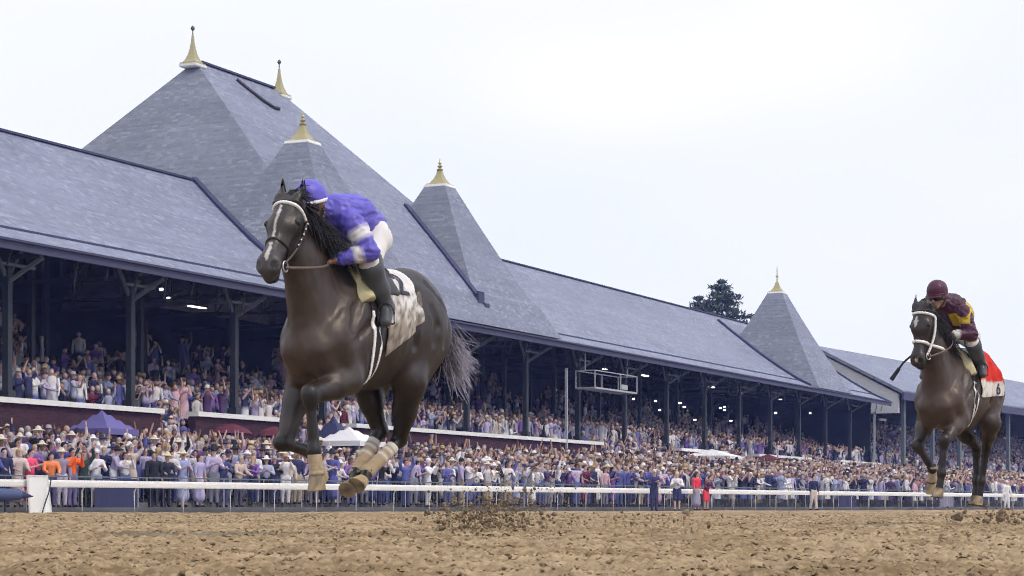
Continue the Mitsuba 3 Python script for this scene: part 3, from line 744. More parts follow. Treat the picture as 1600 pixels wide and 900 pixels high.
def racehorse(name_label, J, pl, col, o):
    J = {k: np.asarray(v, float) for k, v in J.items()}
    t = thing('racehorse', name_label, 'horse', 'galloping racehorses')
    L, q, h, up, lat = horse_limbs(J, col)
    body = nets(L, 0.0135, smooth=1)
    V = np.array(body.vertices)
    c = limb_colors(L, V, 0.07)
    # white blaze, dapple and veins of tone in the coat
    rel = V - J['poll']; a_, u_, l_ = rel @ h, rel @ up, rel @ lat
    n1 = meshkit.fbm(V * np.array([9, 9, 9.0]), 3, 4)
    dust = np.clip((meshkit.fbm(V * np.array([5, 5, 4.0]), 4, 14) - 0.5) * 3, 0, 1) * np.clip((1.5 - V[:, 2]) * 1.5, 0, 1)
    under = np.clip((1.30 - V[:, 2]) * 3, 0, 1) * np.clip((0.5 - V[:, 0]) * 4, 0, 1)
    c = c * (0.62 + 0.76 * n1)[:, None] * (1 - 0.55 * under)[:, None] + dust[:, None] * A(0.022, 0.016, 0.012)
    bl = o['blaze'](a_, l_ + 0.012 * (meshkit.noise(V * 40) - 0.5)) & (u_ > 0.005)
    c[bl] = (0.50, 0.47, 0.46)
    nostril = np.minimum(np.linalg.norm(V - q(0.549, 0.004, 0.060), axis=1), np.linalg.norm(V - q(0.549, 0.004, -0.060), axis=1)) < 0.028
    nd = np.minimum(np.linalg.norm(V - q(0.549, 0.004, 0.060), axis=1), np.linalg.norm(V - q(0.549, 0.004, -0.060), axis=1))
    rim = np.clip(1 - np.abs(nd - 0.038) / 0.014, 0, 1)[:, None]; c = c * (1 - 0.6 * rim) + A(0.085, 0.075, 0.078) * 0.6 * rim
    c[nostril] = (0.003, 0.002, 0.002)
    lip = (np.abs(u_ + 0.098) < 0.008) & (a_ > 0.5); c[lip] = (0.01, 0.008, 0.008)
    W = pl.mesh(body)
    # small folds and muscle relief
    N_ = W.vertex_normals
    ribs = 0.0028 * np.sin(V[:, 0] * 75 + V[:, 2] * 20) * np.clip(1 - np.abs(V[:, 0] - 0.02) / 0.26, 0, 1) * np.clip(1 - np.abs(V[:, 2] - 1.34) / 0.25, 0, 1)
    W.vertices = W.vertices + N_ * ribs[:, None] + N_ * (0.013 * (meshkit.fbm(V * np.array([9, 9, 5.0]), 3, 8) - 0.5) + 0.006 * (0.5 - np.abs(meshkit.noise(V * np.array([17, 17, 5.0]) + 0.6 * np.sin(V[:, [2, 0, 1]] * 9), 4) - 0.5) * 2) * np.clip((V[:, 0] - 0.1) * 3, 0, 1) * np.where(V[:, 2] > 1.0, 1, 0.2))[:, None]
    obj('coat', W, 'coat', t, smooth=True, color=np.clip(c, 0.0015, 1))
    for l in (-1, 1):
        e = trimesh.creation.icosphere(2, 0.026); e.apply_translation(q(0.19, 0.008, l * 0.100)); obj('eye', pl.mesh(e), 'eye', t, smooth=True)
    # hooves
    up_hint = {'R': o['rho'], 'L': o['lho']}
    for s in 'RL':
        for a, b in ((s + 'fe', s + 'ho'), (s + 'hf', s + 'hh')):
            d = J[b] - J[a]
            fw = o.get(b + '_fwd', A(1, 0, 0.2))
            m = hoof_mesh(J[b] - 0.01 * d / np.linalg.norm(d), d, np.asarray(fw, float))
            k = mud(m.vertices, 3, o['mud'])
            obj('hoof', pl.mesh(m), 'hoof', t, smooth=40, ) if False else obj('hoof', pl.mesh(m), 'hoof', t, smooth=True, color=A(0.10, 0.085, 0.075) * (1 - k) + A(0.40, 0.31, 0.19) * k)
    # leg wraps
    for (a, b, f0, f1, kind) in o['wraps']:
        p0, p1 = J[a] + (J[b] - J[a]) * f0, J[a] + (J[b] - J[a]) * f1
        n = 18; fr = np.linspace(0, 1, n)
        P = p0 + (p1 - p0) * fr[:, None]
        r = 0.0465 + 0.002 * np.sin(fr * 40) + 0.006 * np.exp(-((fr - 0.92) / 0.1) ** 2) + o.get('wrap_r', 0)
        r[0] = r[-1] = 0.040
        m = tube(P, r, 14, cap=False)
        cc = np.repeat(fr, 14)[:, None]
        st = (np.abs(((cc / 0.165) % 1) - 0.5) < 0.27) & (cc < 0.42)
        tan = A(0.40, 0.32, 0.22) * (0.75 + 0.5 * meshkit.fbm(m.vertices * 25, 3, 2)[:, None])
        c_ = np.where(st & (kind == 's'), A(0.66, 0.65, 0.62), tan)
        obj('leg_wrap', pl.mesh(m), 'bandage', t, smooth=True, color=c_, label=o.get('wrap_label'))
    # mane, forelock, tail
    def strands(starts, dirs, length, nseg, r0, seed, grav, cols, curl=0.02):
        rg = np.random.default_rng(seed); ms, cs = [], []
        for s_, d_ in zip(starts, dirs):
            Ln = length * rg.uniform(0.55, 1.1); p = np.array(s_, float); d = np.array(d_, float); d /= np.linalg.norm(d)
            pts = [p.copy()]
            for k in range(nseg):
                d = d + A(0, 0, -grav / nseg) + rg.normal(0, curl, 3); d /= np.linalg.norm(d)
                p = p + d * Ln / nseg; pts.append(p.copy())
            m = tube(pts, np.linspace(r0, r0 * 0.25, nseg + 1) * rg.uniform(0.7, 1.3), 4, cap=False)
            fr = np.repeat(np.linspace(0, 1, nseg + 1), 4)[:, None]
            k0, k1 = cols; ms.append(m); cs.append(k0 * (1 - fr) + k1 * fr * rg.uniform(0.8, 1.2))
        return cat(ms), np.clip(np.concatenate(cs), 0, 1)
    rg = np.random.default_rng(5)
    st, di = [], []
    crest0, crest1 = A(0.45, 0, 1.80), q(-0.01, 0.03)
    for k in range(900):
        fr = 0.93 * rg.uniform(0.05, 1.0) ** 0.6
        st.append(crest0 + (crest1 - crest0) * fr + A(0, rg.normal(0, 0.012), 0.012)); di.append(A(-0.45, rg.uniform(0.3, 1.0) * o['mane_side'], rg.uniform(-0.5, 0.12)))
    m, cc = strands(st, di, 0.29, 6, 0.0045, 3, 1.5, (A(0.014, 0.013, 0.016), A(0.03, 0.03, 0.036)), 0.12)
    obj('mane', pl.mesh(m), 'hair_black', t, smooth=True, color=cc)
    st = [q(0.0, 0.06, rg.uniform(-0.03, 0.03)) for _ in range(40)]; di = [A(-0.3, rg.uniform(-0.2, 1.0) * o['mane_side'], 0.35) for _ in st]
    m, cc = strands(st, di, 0.17, 5, 0.006, 4, 1.0, (A(0.012, 0.011, 0.013), A(0.03, 0.03, 0.035)), 0.1)
    obj('forelock', pl.mesh(m), 'hair_black', t, smooth=True, color=cc)
    st = [A(-0.79, 0, 1.55) + rg.normal(0, 0.026, 3) for _ in range(420)]
    di = [A(-0.36, rg.normal(0.0, 0.075) + o['tail_side'], rg.normal(-0.85, 0.10)) for _ in st]
    m, cc = strands(st, di, o['tail_len'], 9, 0.006, 6, 0.75, (A(0.012, 0.011, 0.013), A(0.025, 0.024, 0.03)), 0.05)
    tk = obj('tail', pl.mesh(m), 'hair_black', t, smooth=True, color=cc)
    if o.get('tail_grey'):
        st = [A(-0.89, 0.11, 1.36) + rg.normal(0, 0.03, 3) * [1, 1, 2.2] for _ in range(240)]
        di = [A(-0.25, rg.normal(0.34, 0.22), rg.normal(-0.78, 0.25)) for _ in st]
        m, cc = strands(st, di, 0.27, 8, 0.0038, 9, -0.05, (A(0.16, 0.15, 0.19), A(0.52, 0.50, 0.60)), 0.06)
        obj('tail_wisps', pl.mesh(m), 'hair_black', tk, smooth=True, color=cc, label='pale frayed end of the tail')
    # bridle
    def ring_at(a, r_u, r_l, cu, wid, th, bs, nm, tilt=0.0, span=(0, 360), par=None):
        ang = np.radians(np.linspace(span[0], span[1], 40)); pts = []
        for g in ang:
            # walk out from the head's middle to the skin
            d = up * math.cos(g) + lat * math.sin(g) + h * tilt * math.cos(g)
            lo_, hi_ = 0.0, 0.30; c0 = q(a, cu)
            for _ in range(14):
                mm = (lo_ + hi_) / 2
                if field(L, (c0 + d * mm)[None])[0] > 0: hi_ = mm
                else: lo_ = mm
            pts.append(c0 + d * (hi_ + th * 0.5))
        return obj(nm, pl.mesh(tube(pts, wid, 6, cap=False)), bs, par or t, smooth=True)
    hb = ring_at(0.075, 0, 0, -0.06, o['bw'], 0.006, 'strap_white', 'browband', 0.0, (-112, 112))
    hd = ring_at(0.030, 0, 0, -0.06, 0.010, 0.004, 'leather', 'headstall', 0.15, (-150, 150))
    nb_ = ring_at(0.36, 0, 0, -0.06, o['nw'], 0.006, o['nose_mat'], 'noseband', 0.0)
    for l in (-1, 1):
        P0, P1 = q(0.085, -0.085, l * 0.105), q(0.475, -0.082, l * 0.066)
        pts = [P0 + (P1 - P0) * f_ + lat * l * 0.018 * math.sin(f_ * 3.14) + up * (-0.02) * math.sin(f_ * 3.14) for f_ in np.linspace(0, 1, 10)]
        obj('cheek_strap', pl.mesh(tube(pts, o['cw'], 5)), o['cheek_mat'], t, smooth=True)
        bit = trimesh.creation.torus(0.034, 0.0065, 24, 8)
        M = np.eye(4); M[:3, 0], M[:3, 1], M[:3, 2] = h, up, lat
        bit.apply_transform(M); bit.apply_translation(q(0.485, -0.088, l * 0.078)); obj('bit_ring', pl.mesh(bit), 'metal', t, smooth=True)
        if o['studs']:
            for f_ in np.linspace(0.06, 0.55, 5):
                p = P0 + (P1 - P0) * f_ + lat * l * (0.018 * math.sin(f_ * 3.14) + 0.012)
                e = trimesh.creation.icosphere(1, 0.0085); e.apply_translation(p); obj('buckle', pl.mesh(e), 'metal', t, smooth=True)
    # reins to the rider's hands
    for l, hand in ((-1, o['hand_r']), (1, o['hand_l'])):
        P0 = q(0.49, -0.095, l * 0.082); P1 = np.asarray(hand, float)
        pts = [P0 + (P1 - P0) * f_ + A(0, l * 0.10, -0.02) * math.sin(f_ * 3.14) for f_ in np.linspace(0, 1, 12)]
        obj('rein', pl.mesh(tube(pts, 0.011, 5, flat=0.45)), 'leather_brown', t, smooth=True)
    # girth, saddle cloth, pad, saddle
    ph = np.linspace(92, -92, 50)
    for y in (-1, 1):
        def strip(x0, x1, off, a=ph):
            P = np.stack([drape(L, np.full(len(a), x), np.where(y > 0, a, 180 - a), off) for x in (x0, x1)], 0)
            Q = np.stack([drape(L, np.full(len(a), x), np.where(y > 0, a, 180 - a), off - 0.008) for x in (x0, x1)], 0)
            return thicken(P, Q)
        gk = obj('girth', pl.mesh(strip(o['gx'] - 0.055, o['gx'] + 0.055, 0.010, ph[8:])), 'ink_black', t, smooth=False)
        for x in (-0.052, 0.036):
            obj('girth_edge', pl.mesh(strip(o['gx'] + x, o['gx'] + x + 0.022, 0.0145, ph[20:])), 'strap_white', gk)
    bc = drape(L, A(o['gx'] - 0.02), A(6.0), 0.03)[None][0] if False else drape(L, np.array([o['gx'] - 0.02]), np.array([4.0]), 0.020)[0]
    bd = trimesh.creation.icosphere(2, 0.036); bd.vertices *= (1.0, 0.35, 1.1); bd.apply_translation(bc); obj('girth_badge', pl.mesh(bd), 'ink_black', gk, smooth=True)
    nx, npz = 26, 40
    U = np.linspace(0, 1, nx)
    for_b, rear_b = o['cloth_b']
    X = o['cloth_x'][0] + (o['cloth_x'][1] - o['cloth_x'][0]) * U
    bot = for_b + (rear_b - for_b) * U
    P, Q = [], []
    for x, b, u in zip(X, bot, U):
        a = np.linspace(b, 180 - b, npz)
        wav = 0.016 + 0.010 * np.sin(a / 9 + x * 21) ** 2 * (np.abs(90 - a) > 45)
        P.append(drape(L, np.full(npz, x), a, wav)); Q.append(drape(L, np.full(npz, x), a, wav - 0.007))
    P, Q = np.array(P), np.array(Q)
    m = thicken(P, Q); vv = m.vertices
    c_ = o['cloth_color'](vv, np.degrees(np.arctan2(vv[:, 2] - 1.42, np.abs(vv[:, 1]))))
    # finer sheet for the print
    sc_ = obj('saddle_cloth', pl.mesh(m), 'cloth_print', t, smooth=30 if False else True, color=c_, label=o['cloth_label'])
    num = meshkit.text_mesh(o['number'], 1.0, 0.02, bold=True)
    num = trimesh.Trimesh(*trimesh.remesh.subdivide_to_size(num.vertices, num.faces, 0.16), process=False)
    b = num.bounds; w = num.vertices
    x = o['num_x'] - (w[:, 0] - (b[0, 0] + b[1, 0]) / 2) * o['num_h'] * 1.05
    a = o['num_phi'] + (w[:, 1] - (b[0, 1] + b[1, 1]) / 2) * o['num_h'] / 0.36 * 57.3
    num.vertices = drape(L, x, a, 0.030 + 0.0 * x) + (w[:, 2:3] - 0.01) * 0.1 * A(0, 1, 0.4)
    obj('number', pl.mesh(num), 'ink', sc_)
    a = np.linspace(30, 150, 40)
    for x0, x1, off, nm, bs in ((o['pad_x'] - 0.10, o['pad_x'] + 0.0, 0.045, 'saddle_pad', 'pad_cream'),):
        xs = np.linspace(x0, x1, 6); bump = np.sqrt(np.maximum(1 - np.linspace(-1, 1, 6) ** 2, 0.0))
        P = np.stack([drape(L, np.full(40, x), a, 0.012 + off * bb) for x, bb in zip(xs, bump)], 0); Q = np.stack([drape(L, np.full(40, x), a, 0.006) for x in xs], 0)
        obj(nm, pl.mesh(thicken(P, Q)), bs, t, smooth=True)
    xs = np.linspace(o['pad_x'] - 0.12, o['pad_x'] - 0.40, 10); a = np.linspace(38, 142, 30)
    P = np.stack([drape(L, np.full(30, x), a, 0.035 + 0.025 * (abs(f_ - 0.5) * 2) ** 2 * (np.abs(a - 90) < 30)) for x, f_ in zip(xs, np.linspace(0, 1, 10))], 0)
    Q = np.stack([drape(L, np.full(30, x), a, 0.020) for x in xs], 0)
    obj('saddle', pl.mesh(thicken(P, Q)), 'leather', t, smooth=True)
    return t, L, q

scene['silk'] = vcol(0.45, 0.5, 0.3)
scene['skin'] = vcol(0.55, 0.4)
scene['boot'] = diff((0.060, 0.068, 0.080), 0.42)
scene['breeches'] = diff((0.66, 0.66, 0.66), 0.6)

def jockey(label, pl, K, o):
    """K: joints in the horse's own axes."""
    K = {k: np.asarray(v, float) for k, v in K.items()}
    t = thing('person', label, 'person', 'mounted riders')
    sk = A(0.36, 0.21, 0.15)
    B, S_, Pn = [], [], []
    neck, pel, hd = K['neck'], K['pel'], K['head']
    sp = neck - pel; mid = pel + sp * 0.5 + A(0, 0, 0.03)
    # body (skin): one figure
    B += [Limb(pel, mid, 0.125, 0.12, 0.05, Y_, 1.1, sk), Limb(mid, neck, 0.115, 0.085, 0.05, Y_, 1.2, sk), Limb(neck, hd - K['hup'] * 0.05, 0.055, 0.052, 0.03, None, 1, sk)]
    hf = K['hfwd'] / np.linalg.norm(K['hfwd']); hu = K['hup'] / np.linalg.norm(K['hup']); hl = np.cross(hu, hf)
    B += [Limb(hd + hu * 0.02 - hf * 0.012, hd + hu * 0.03, 0.092, 0.090, 0.03, hl, 0.85, sk), Limb(hd - hu * 0.05 + hf * 0.035, hd - hu * 0.085 + hf * 0.05, 0.062, 0.042, 0.04, hl, 0.9, sk)]
    B += [Limb(hd - hu * 0.005 + hf * 0.095, hd - hu * 0.035 + hf * 0.108, 0.010, 0.015, 0.015, None, 1, sk), Limb(hd - hu * 0.075 + hf * 0.085 - hl * 0.018, hd - hu * 0.075 + hf * 0.085 + hl * 0.018, 0.009, 0.009, 0.012, None, 1, A(0.30, 0.12, 0.10))]
    for l in (-1, 1):
        B += [Limb(hd + hl * l * 0.082 - hu * 0.0, hd + hl * l * 0.084 - hu * 0.035, 0.014, 0.011, 0.01, None, 1, sk)]
        B += [Limb(hd + hl * l * 0.032 + hf * 0.078 + hu * 0.012, hd + hl * l * 0.036 + hf * 0.078 + hu * 0.012, 0.012, 0.012, 0.006, None, 1, A(0.05, 0.04, 0.04))]
    c1, c2, c3 = o['c1'], o['c2'], o['c3']
    S_ += [Limb(pel + sp * 0.02, mid, 0.146, 0.140, 0.05, Y_, 1.12, c1), Limb(mid, neck - sp * 0.02, 0.142, 0.126, 0.05, Y_, 1.32, c1)]
    for s, y in (('r', -1), ('l', 1)):
        sh, el, ha = K['sh' + s], K['el' + s], K['ha' + s]
        B += [Limb(sh, el, 0.055, 0.043, 0.04, None, 1, sk), Limb(el, ha, 0.042, 0.028, 0.03, None, 1, sk)]
        d = (ha - el) / np.linalg.norm(ha - el); sd = np.cross(d, (0, 0, 1.0)); sd /= np.linalg.norm(sd); dn = np.cross(d, sd); dn = dn if dn[2] < 0 else -dn
        B.append(Limb(ha + d * 0.01, ha + d * 0.07, 0.030, 0.034, 0.015, dn, 0.6, sk))
        for k in range(4):
            b0 = ha + d * 0.085 + sd * (k - 1.5) * 0.020
            ln = (0.036, 0.040, 0.037, 0.030)[k]
            b1 = b0 + d * ln * 0.6 + dn * 0.022; b2 = b1 + dn * ln * 0.7 - d * 0.018
            B += [Limb(b0 - d * 0.02, b1, 0.0105, 0.0095, 0.006, None, 1, sk), Limb(b1, b2, 0.0095, 0.0085, 0.006, None, 1, sk)]
        tb = ha + d * 0.03 - sd * y * 0.03; B += [Limb(tb, tb + d * 0.035 - sd * y * 0.015 + dn * 0.01, 0.012, 0.011, 0.008, None, 1, sk), Limb(tb + d * 0.035 - sd * y * 0.015 + dn * 0.01, tb + d * 0.055 + dn * 0.03, 0.011, 0.009, 0.006, None, 1, sk)]
        for (f0, f1, cc) in o['arm_up']:
            S_.append(Limb(sh + (el - sh) * f0, sh + (el - sh) * f1, 0.078 - 0.016 * f0, 0.078 - 0.016 * f1, 0.018, None, 1, cc))
        for (f0, f1, cc) in o['arm_lo']:
            S_.append(Limb(el + (ha - el) * f0, el + (ha - el) * f1, 0.060 - 0.020 * f0, 0.060 - 0.020 * f1, 0.018, None, 1, cc))
        hp, kn, an, to = K['hp' + s], K['kn' + s], K['an' + s], K['to' + s]
        B += [Limb(hp, kn, 0.095, 0.062, 0.05, None, 1, sk), Limb(kn, an, 0.058, 0.038, 0.04, None, 1, sk), Limb(an, to, 0.036, 0.030, 0.03, None, 1, sk)]
        Pn += [Limb(pel + (hp - pel) * 0.5, hp, 0.120, 0.108, 0.05, None, 1), Limb(hp, kn, 0.100, 0.066, 0.05, None, 1), Limb(kn, kn + (an - kn) * 0.15, 0.066, 0.060, 0.03, None, 1)]
    bm = nets(B, 0.0085, smooth=1)
    obj('body', pl.mesh(bm), 'skin', t, smooth=True, color=limb_colors(B, bm.vertices, 0.003))
    S_.append(Limb(neck - sp * 0.05, neck + (hd - neck) * 0.45, 0.098, 0.072, 0.03, None, 1, c1))
    sm = nets(S_, 0.0095, smooth=1)
    v = sm.vertices.copy()
    cc = o['paint'](v, limb_colors(S_, v, 0.0005), K)
    wv = v + 0.05 * (np.stack([meshkit.noise(v * 7, q) for q in (1, 2, 3)], -1) - 0.5)
    wr = 0.010 * (0.5 - np.abs(meshkit.fbm(wv * np.array([6, 22, 24.0]), 2, 6) - 0.5) * 4) + 0.009 * (0.4 - np.abs(meshkit.noise(wv * np.array([30, 9, 16.0]), 9) - 0.5) * 2)
    sm.vertices = v + sm.vertex_normals * wr[:, None]
    obj('silks', pl.mesh(sm), 'silk', t, smooth=True, color=cc, label=o['silk_label'])
    Pn += [Limb(pel + A(-0.03, 0, 0), pel + sp * 0.16, 0.128, 0.126, 0.05, Y_, 1.12)]
    pm = nets(Pn, 0.012, smooth=1); v = pm.vertices.copy(); pm.vertices = v + pm.vertex_normals * (0.007 * (meshkit.fbm(v * 14, 3, 2) - 0.5))[:, None]
    obj('breeches', pl.mesh(pm), o['pants'], t, smooth=True)
    for s in 'rl':
        kn, an, to = K['kn' + s], K['an' + s], K['to' + s]
        d = (an - kn)
        bl = [Limb(kn - d * 0.02 + (K['hp' + s] - kn) * 0.12, kn + d * 0.10, 0.082, 0.076, 0.03), Limb(kn + d * 0.10, kn + d * 0.55, 0.076, 0.066, 0.03), Limb(kn + d * 0.55, an, 0.064, 0.050, 0.03), Limb(an, to, 0.050, 0.036, 0.03), Limb(an - (to - an) * 0.25, to, 0.030, 0.030, 0.02)]
        bt = nets(bl, 0.012, smooth=1); obj('boot', pl.mesh(bt), o['boot'], t, smooth=True)
        w_ = to - an; w_ /= np.linalg.norm(w_); sd = np.cross(w_, (0, 0, 1.0)); sd /= np.linalg.norm(sd)
        c0 = an + (to - an) * 0.75 + A(0, 0, -0.025)
        pts = [c0 + sd * 0.055 * math.cos(g) + A(0, 0, 1) * (0.075 * math.sin(g) + 0.05 if math.sin(g) > 0 else -0.012) for g in np.linspace(0, 2 * math.pi, 20)]
        sk_ = obj('stirrup', pl.mesh(tube(pts, 0.0065, 6)), 'leather', t, smooth=True)
        obj('stirrup_leather', pl.mesh(tube([c0 + A(0, 0, 0.12), c0 * 0.5 + K['sad' + s] * 0.5, K['sad' + s]], 0.012, 5, flat=0.4)), 'leather', t)
    # helmet with peak, band and goggles
    hm = nets([Limb(hd + hu * 0.055 - hf * 0.015, hd + hu * 0.060 + hf * 0.005, 0.113, 0.111, 0.03, hl, 0.90)], 0.0105,
              cut=lambda P, f: np.maximum(f, -((P - hd) @ hu - 0.018 + 0.30 * ((P - hd) @ hf) * -1 * 0.2)), smooth=1)
    v = hm.vertices.copy(); hm.vertices = v + hm.vertex_normals * (0.006 * (meshkit.fbm(v * 22, 2, 3) - 0.5))[:, None]
    hk = obj('helmet', pl.mesh(hm), 'silk', t, smooth=True, color=np.tile(o['helmet'], (len(v), 1)), label=o['helmet_label'])
    pk = np.array([[hd + hu * 0.030 + hf * (0.085 + r * 0.055 * math.cos(g)) + hl * 0.085 * math.sin(g) * (1 + 0.1 * r) - hu * r * 0.018 for r in (0, 0.5, 1)] for g in np.linspace(-1.25, 1.25, 12)])
    obj('peak', pl.mesh(thicken(pk, pk - hu * 0.006)), o['peak'], hk, smooth=True)
    g_ = np.linspace(-2.4, 2.4, 24)
    bp = [hd + hu * 0.030 + hf * 0.112 * math.cos(a) + hl * 0.103 * math.sin(a) for a in g_]
    obj('helmet_band', pl.mesh(tube(bp, 0.012, 6, flat=0.5)), o['band'], hk, smooth=True)
    gg = np.array([[hd + hu * (0.012 - 0.045 * r) + hf * (0.104 * math.cos(a) + 0.008 * math.sin(r * 3.14)) + hl * 0.090 * math.sin(a) for r in np.linspace(0, 1, 5)] for a in np.linspace(-1.1, 1.1, 14)])
    obj('goggles', pl.mesh(thicken(gg, gg - hf * 0.008)), 'goggle', t, smooth=True)
    obj('chin_strap', pl.mesh(tube([hd + hl * 0.092 * math.cos(a) + hf * 0.045 * math.sin(a) - hu * (0.115 * math.sin(a)) for a in np.linspace(0, math.pi, 14)], 0.008, 5)), 'leather', t)
    return t
scene['goggle'] = diff((0.015, 0.016, 0.02), 0.12)

BAY = dict(body=A(0.025, 0.0185, 0.0165), chest=A(0.070, 0.044, 0.031), leg=A(0.0085, 0.0072, 0.0072), head=A(0.018, 0.0145, 0.014), muzzle=A(0.045, 0.040, 0.042))
BAY2 = dict(body=A(0.042, 0.026, 0.019), chest=A(0.070, 0.043, 0.031), leg=A(0.008, 0.0068, 0.007), head=A(0.015, 0.011, 0.011), muzzle=A(0.020, 0.018, 0.018))
# ================================================================ THE TWO RACEHORSES AND THEIR RIDERS
J1 = dict(poll=(0.993, 0.001, 2.147), nose=(1.37, 0.044, 1.682),
          Rel=(0.60, -0.172, 1.05), Rkn=(0.794, -0.183, 0.628), Rfe=(0.513, -0.155, 0.573), Rho=(0.366, -0.20, 0.473),
          Lel=(0.56, 0.16, 1.04), Lkn=(0.94, 0.109, 0.917), Lfe=(0.913, 0.122, 0.577), Lho=(0.899, 0.136, 0.400),
          Rst=(-0.20, -0.20, 1.15), Rhk=(-0.35, -0.144, 0.741), Rhf=(-0.138, -0.20, 0.456), Rhh=(-0.001, -0.159, 0.355),
          Lst=(-0.24, 0.165, 1.08), Lhk=(-0.381, 0.0, 0.681), Lhf=(-0.112, -0.09, 0.462), Lhh=(-0.015, -0.085, 0.388))
pl1 = Place(-0.955, 14.0, 27)
def cloth1(v, ang):
    c = np.tile(A(0.66, 0.66, 0.65), (len(v), 1))
    m = np.clip((meshkit.fbm(v * np.array([16, 16, 22.0]), 4, 12) - 0.50 + np.clip((1.60 - v[:, 2]) * 1.3, -0.12, 0.24)) * 6, 0, 1)[:, None]
    c = c * (1 - m * 0.75) + A(0.22, 0.165, 0.11) * m * 0.75
    g = (meshkit.fbm(v * np.array([45, 45, 45.0]), 2, 22) > 0.57) & (v[:, 2] < 1.68)
    c[g] = c[g] * 0.5
    return c
o1 = dict(blaze=lambda a, l: ((np.abs(l + 0.004) < 0.012 * (1.1 - 0.8 * np.abs(a - 0.16) / 0.09)) & (a > 0.10) & (a < 0.19)) | ((np.abs(l - 0.002) < 0.0075) & (a > 0.18) & (a < 0.36)) | ((np.abs(l - 0.006) < 0.010) & (a >= 0.40) & (a < 0.54)),
          rho=0, lho=0, mud=0.22, wrap_r=0.0, mane_side=1.0, tail_side=0.04, tail_len=0.36, tail_grey=True, bw=0.0125, nw=0.010, cw=0.011,
          nose_mat='leather', cheek_mat='leather', studs=True,
          wraps=[('Rhk', 'Rhf', 0.18, 1.12, 's'), ('Lhk', 'Lhf', 0.18, 1.12, 's'), ('Lfe', 'Lho', 0.12, 0.92, 't')],
          Lho_fwd=(1, 0.1, 0.3), Rho_fwd=(-0.3, 0, -1),
          hand_l=(0.70, 0.10, 1.80), hand_r=(0.68, -0.06, 1.84), gx=0.375, cloth_x=(0.27, -0.21), cloth_b=(-38, 12), cloth_color=cloth1,
          cloth_label='white saddle cloth with dark number, spattered with brown mud', number='2', num_x=0.0, num_phi=54, num_h=0.17, pad_x=0.49)
horse1, L1, q1 = racehorse('nearer dark bay racehorse with narrow white blaze, carrying the rider in blue', J1, pl1, BAY, o1)
BL, WH = A(0.105, 0.090, 0.50), A(0.66, 0.66, 0.67)
def paint1(v, c, K): return c
K1 = dict(pel=(0.085, 0.0, 2.09), neck=(0.54, 0.03, 2.140), head=(0.745, -0.005, 2.165), hfwd=A(0.93, 0.05, -0.30), hup=A(0.30, 0, 0.93) / np.linalg.norm([0.30, 0, 0.93]),
          shl=(0.57, 0.19, 2.07), shr=(0.55, -0.18, 2.08), ell=(0.54, 0.31, 1.875), elr=(0.55, -0.30, 1.88), hal=(0.66, 0.13, 1.815), har=(0.64, -0.07, 1.855),
          hpl=(0.16, 0.125, 2.01), hpr=(0.16, -0.125, 2.01), knl=(0.45, 0.26, 1.80), knr=(0.45, -0.26, 1.80), anl=(0.28, 0.285, 1.53), anr=(0.28, -0.285, 1.53),
          tol=(0.37, 0.33, 1.43), tor=(0.37, -0.33, 1.43), sadl=(0.24, 0.16, 1.80), sadr=(0.24, -0.16, 1.80))
ok1 = dict(c1=BL, c2=WH, c3=BL, arm_up=[(0.0, 0.30, BL), (0.30, 0.62, WH), (0.62, 1.0, BL)], arm_lo=[(0.0, 0.20, BL), (0.20, 0.45, WH), (0.45, 0.92, BL)], paint=paint1,
           silk_label='blue racing silks with white hoops on the sleeves', pants='breeches', boot='boot', helmet=BL * 1.1, helmet_label='blue cloth covered riding helmet with white band', peak='goggle', band='strap_white')
jockey('rider in blue silks with white sleeve hoops crouched low on the nearer dark horse', pl1, K1, ok1)

J2 = dict(poll=(1.075, -0.034, 2.214), nose=(1.194, -0.07, 1.625),
          Rel=(0.52, -0.20, 1.10), Rkn=(0.745, -0.205, 0.83), Rfe=(0.605, -0.102, 0.60), Rho=(0.527, -0.134, 0.452),
          Lel=(0.55, 0.168, 1.10), Lkn=(0.864, 0.115, 0.874), Lfe=(0.87, 0.089, 0.556), Lho=(0.885, 0.068, 0.385),
          Rst=(-0.40, -0.19, 1.11), Rhk=(-0.80, -0.10, 0.85), Rhf=(-0.80, -0.10, 0.50), Rhh=(-0.77, -0.11, 0.31),
          Lst=(-0.31, 0.205, 1.099), Lhk=(-0.653, 0.06, 0.849), Lhf=(-0.653, 0.0, 0.489), Lhh=(-0.638, -0.02, 0.31))
pl2 = Place(4.71, 21.6, 31)
def cloth2(v, ang):
    red = A(0.52, 0.028, 0.018)
    c = np.where((v[:, 2] > 1.525)[:, None], red, A(0.62, 0.61, 0.58))
    m = np.clip((meshkit.fbm(v * 16, 3, 2) - 0.56) * 5, 0, 1)[:, None] * (v[:, 2:3] < 1.525)
    return c * (1 - 0.55 * m) + A(0.28, 0.24, 0.18) * 0.55 * m
o2 = dict(blaze=lambda a, l: ((np.abs(l) < 0.026 * (1 - np.abs(a - 0.165) / 0.065)) & (a > 0.10) & (a < 0.23)) | ((np.abs(l - 0.02) < 0.022) & (a > 0.535)),
          rho=0, lho=0, mud=0.10, wrap_r=0.0, mane_side=1.0, tail_side=0.10, tail_len=0.62, tail_grey=False, bw=0.0145, nw=0.017, cw=0.014,
          nose_mat='strap_white', cheek_mat='strap_white', studs=False,
          wraps=[('Rfe', 'Rho', -0.25, 0.85, 't')],
          hand_l=(0.66, 0.12, 1.96), hand_r=(0.66, -0.05, 1.98), gx=0.34, cloth_x=(0.22, -0.42), cloth_b=(-14, -6), cloth_color=cloth2,
          cloth_label='red saddle cloth with white lower panel and number', number='6', num_x=-0.26, num_phi=6, num_h=0.125, pad_x=0.42)
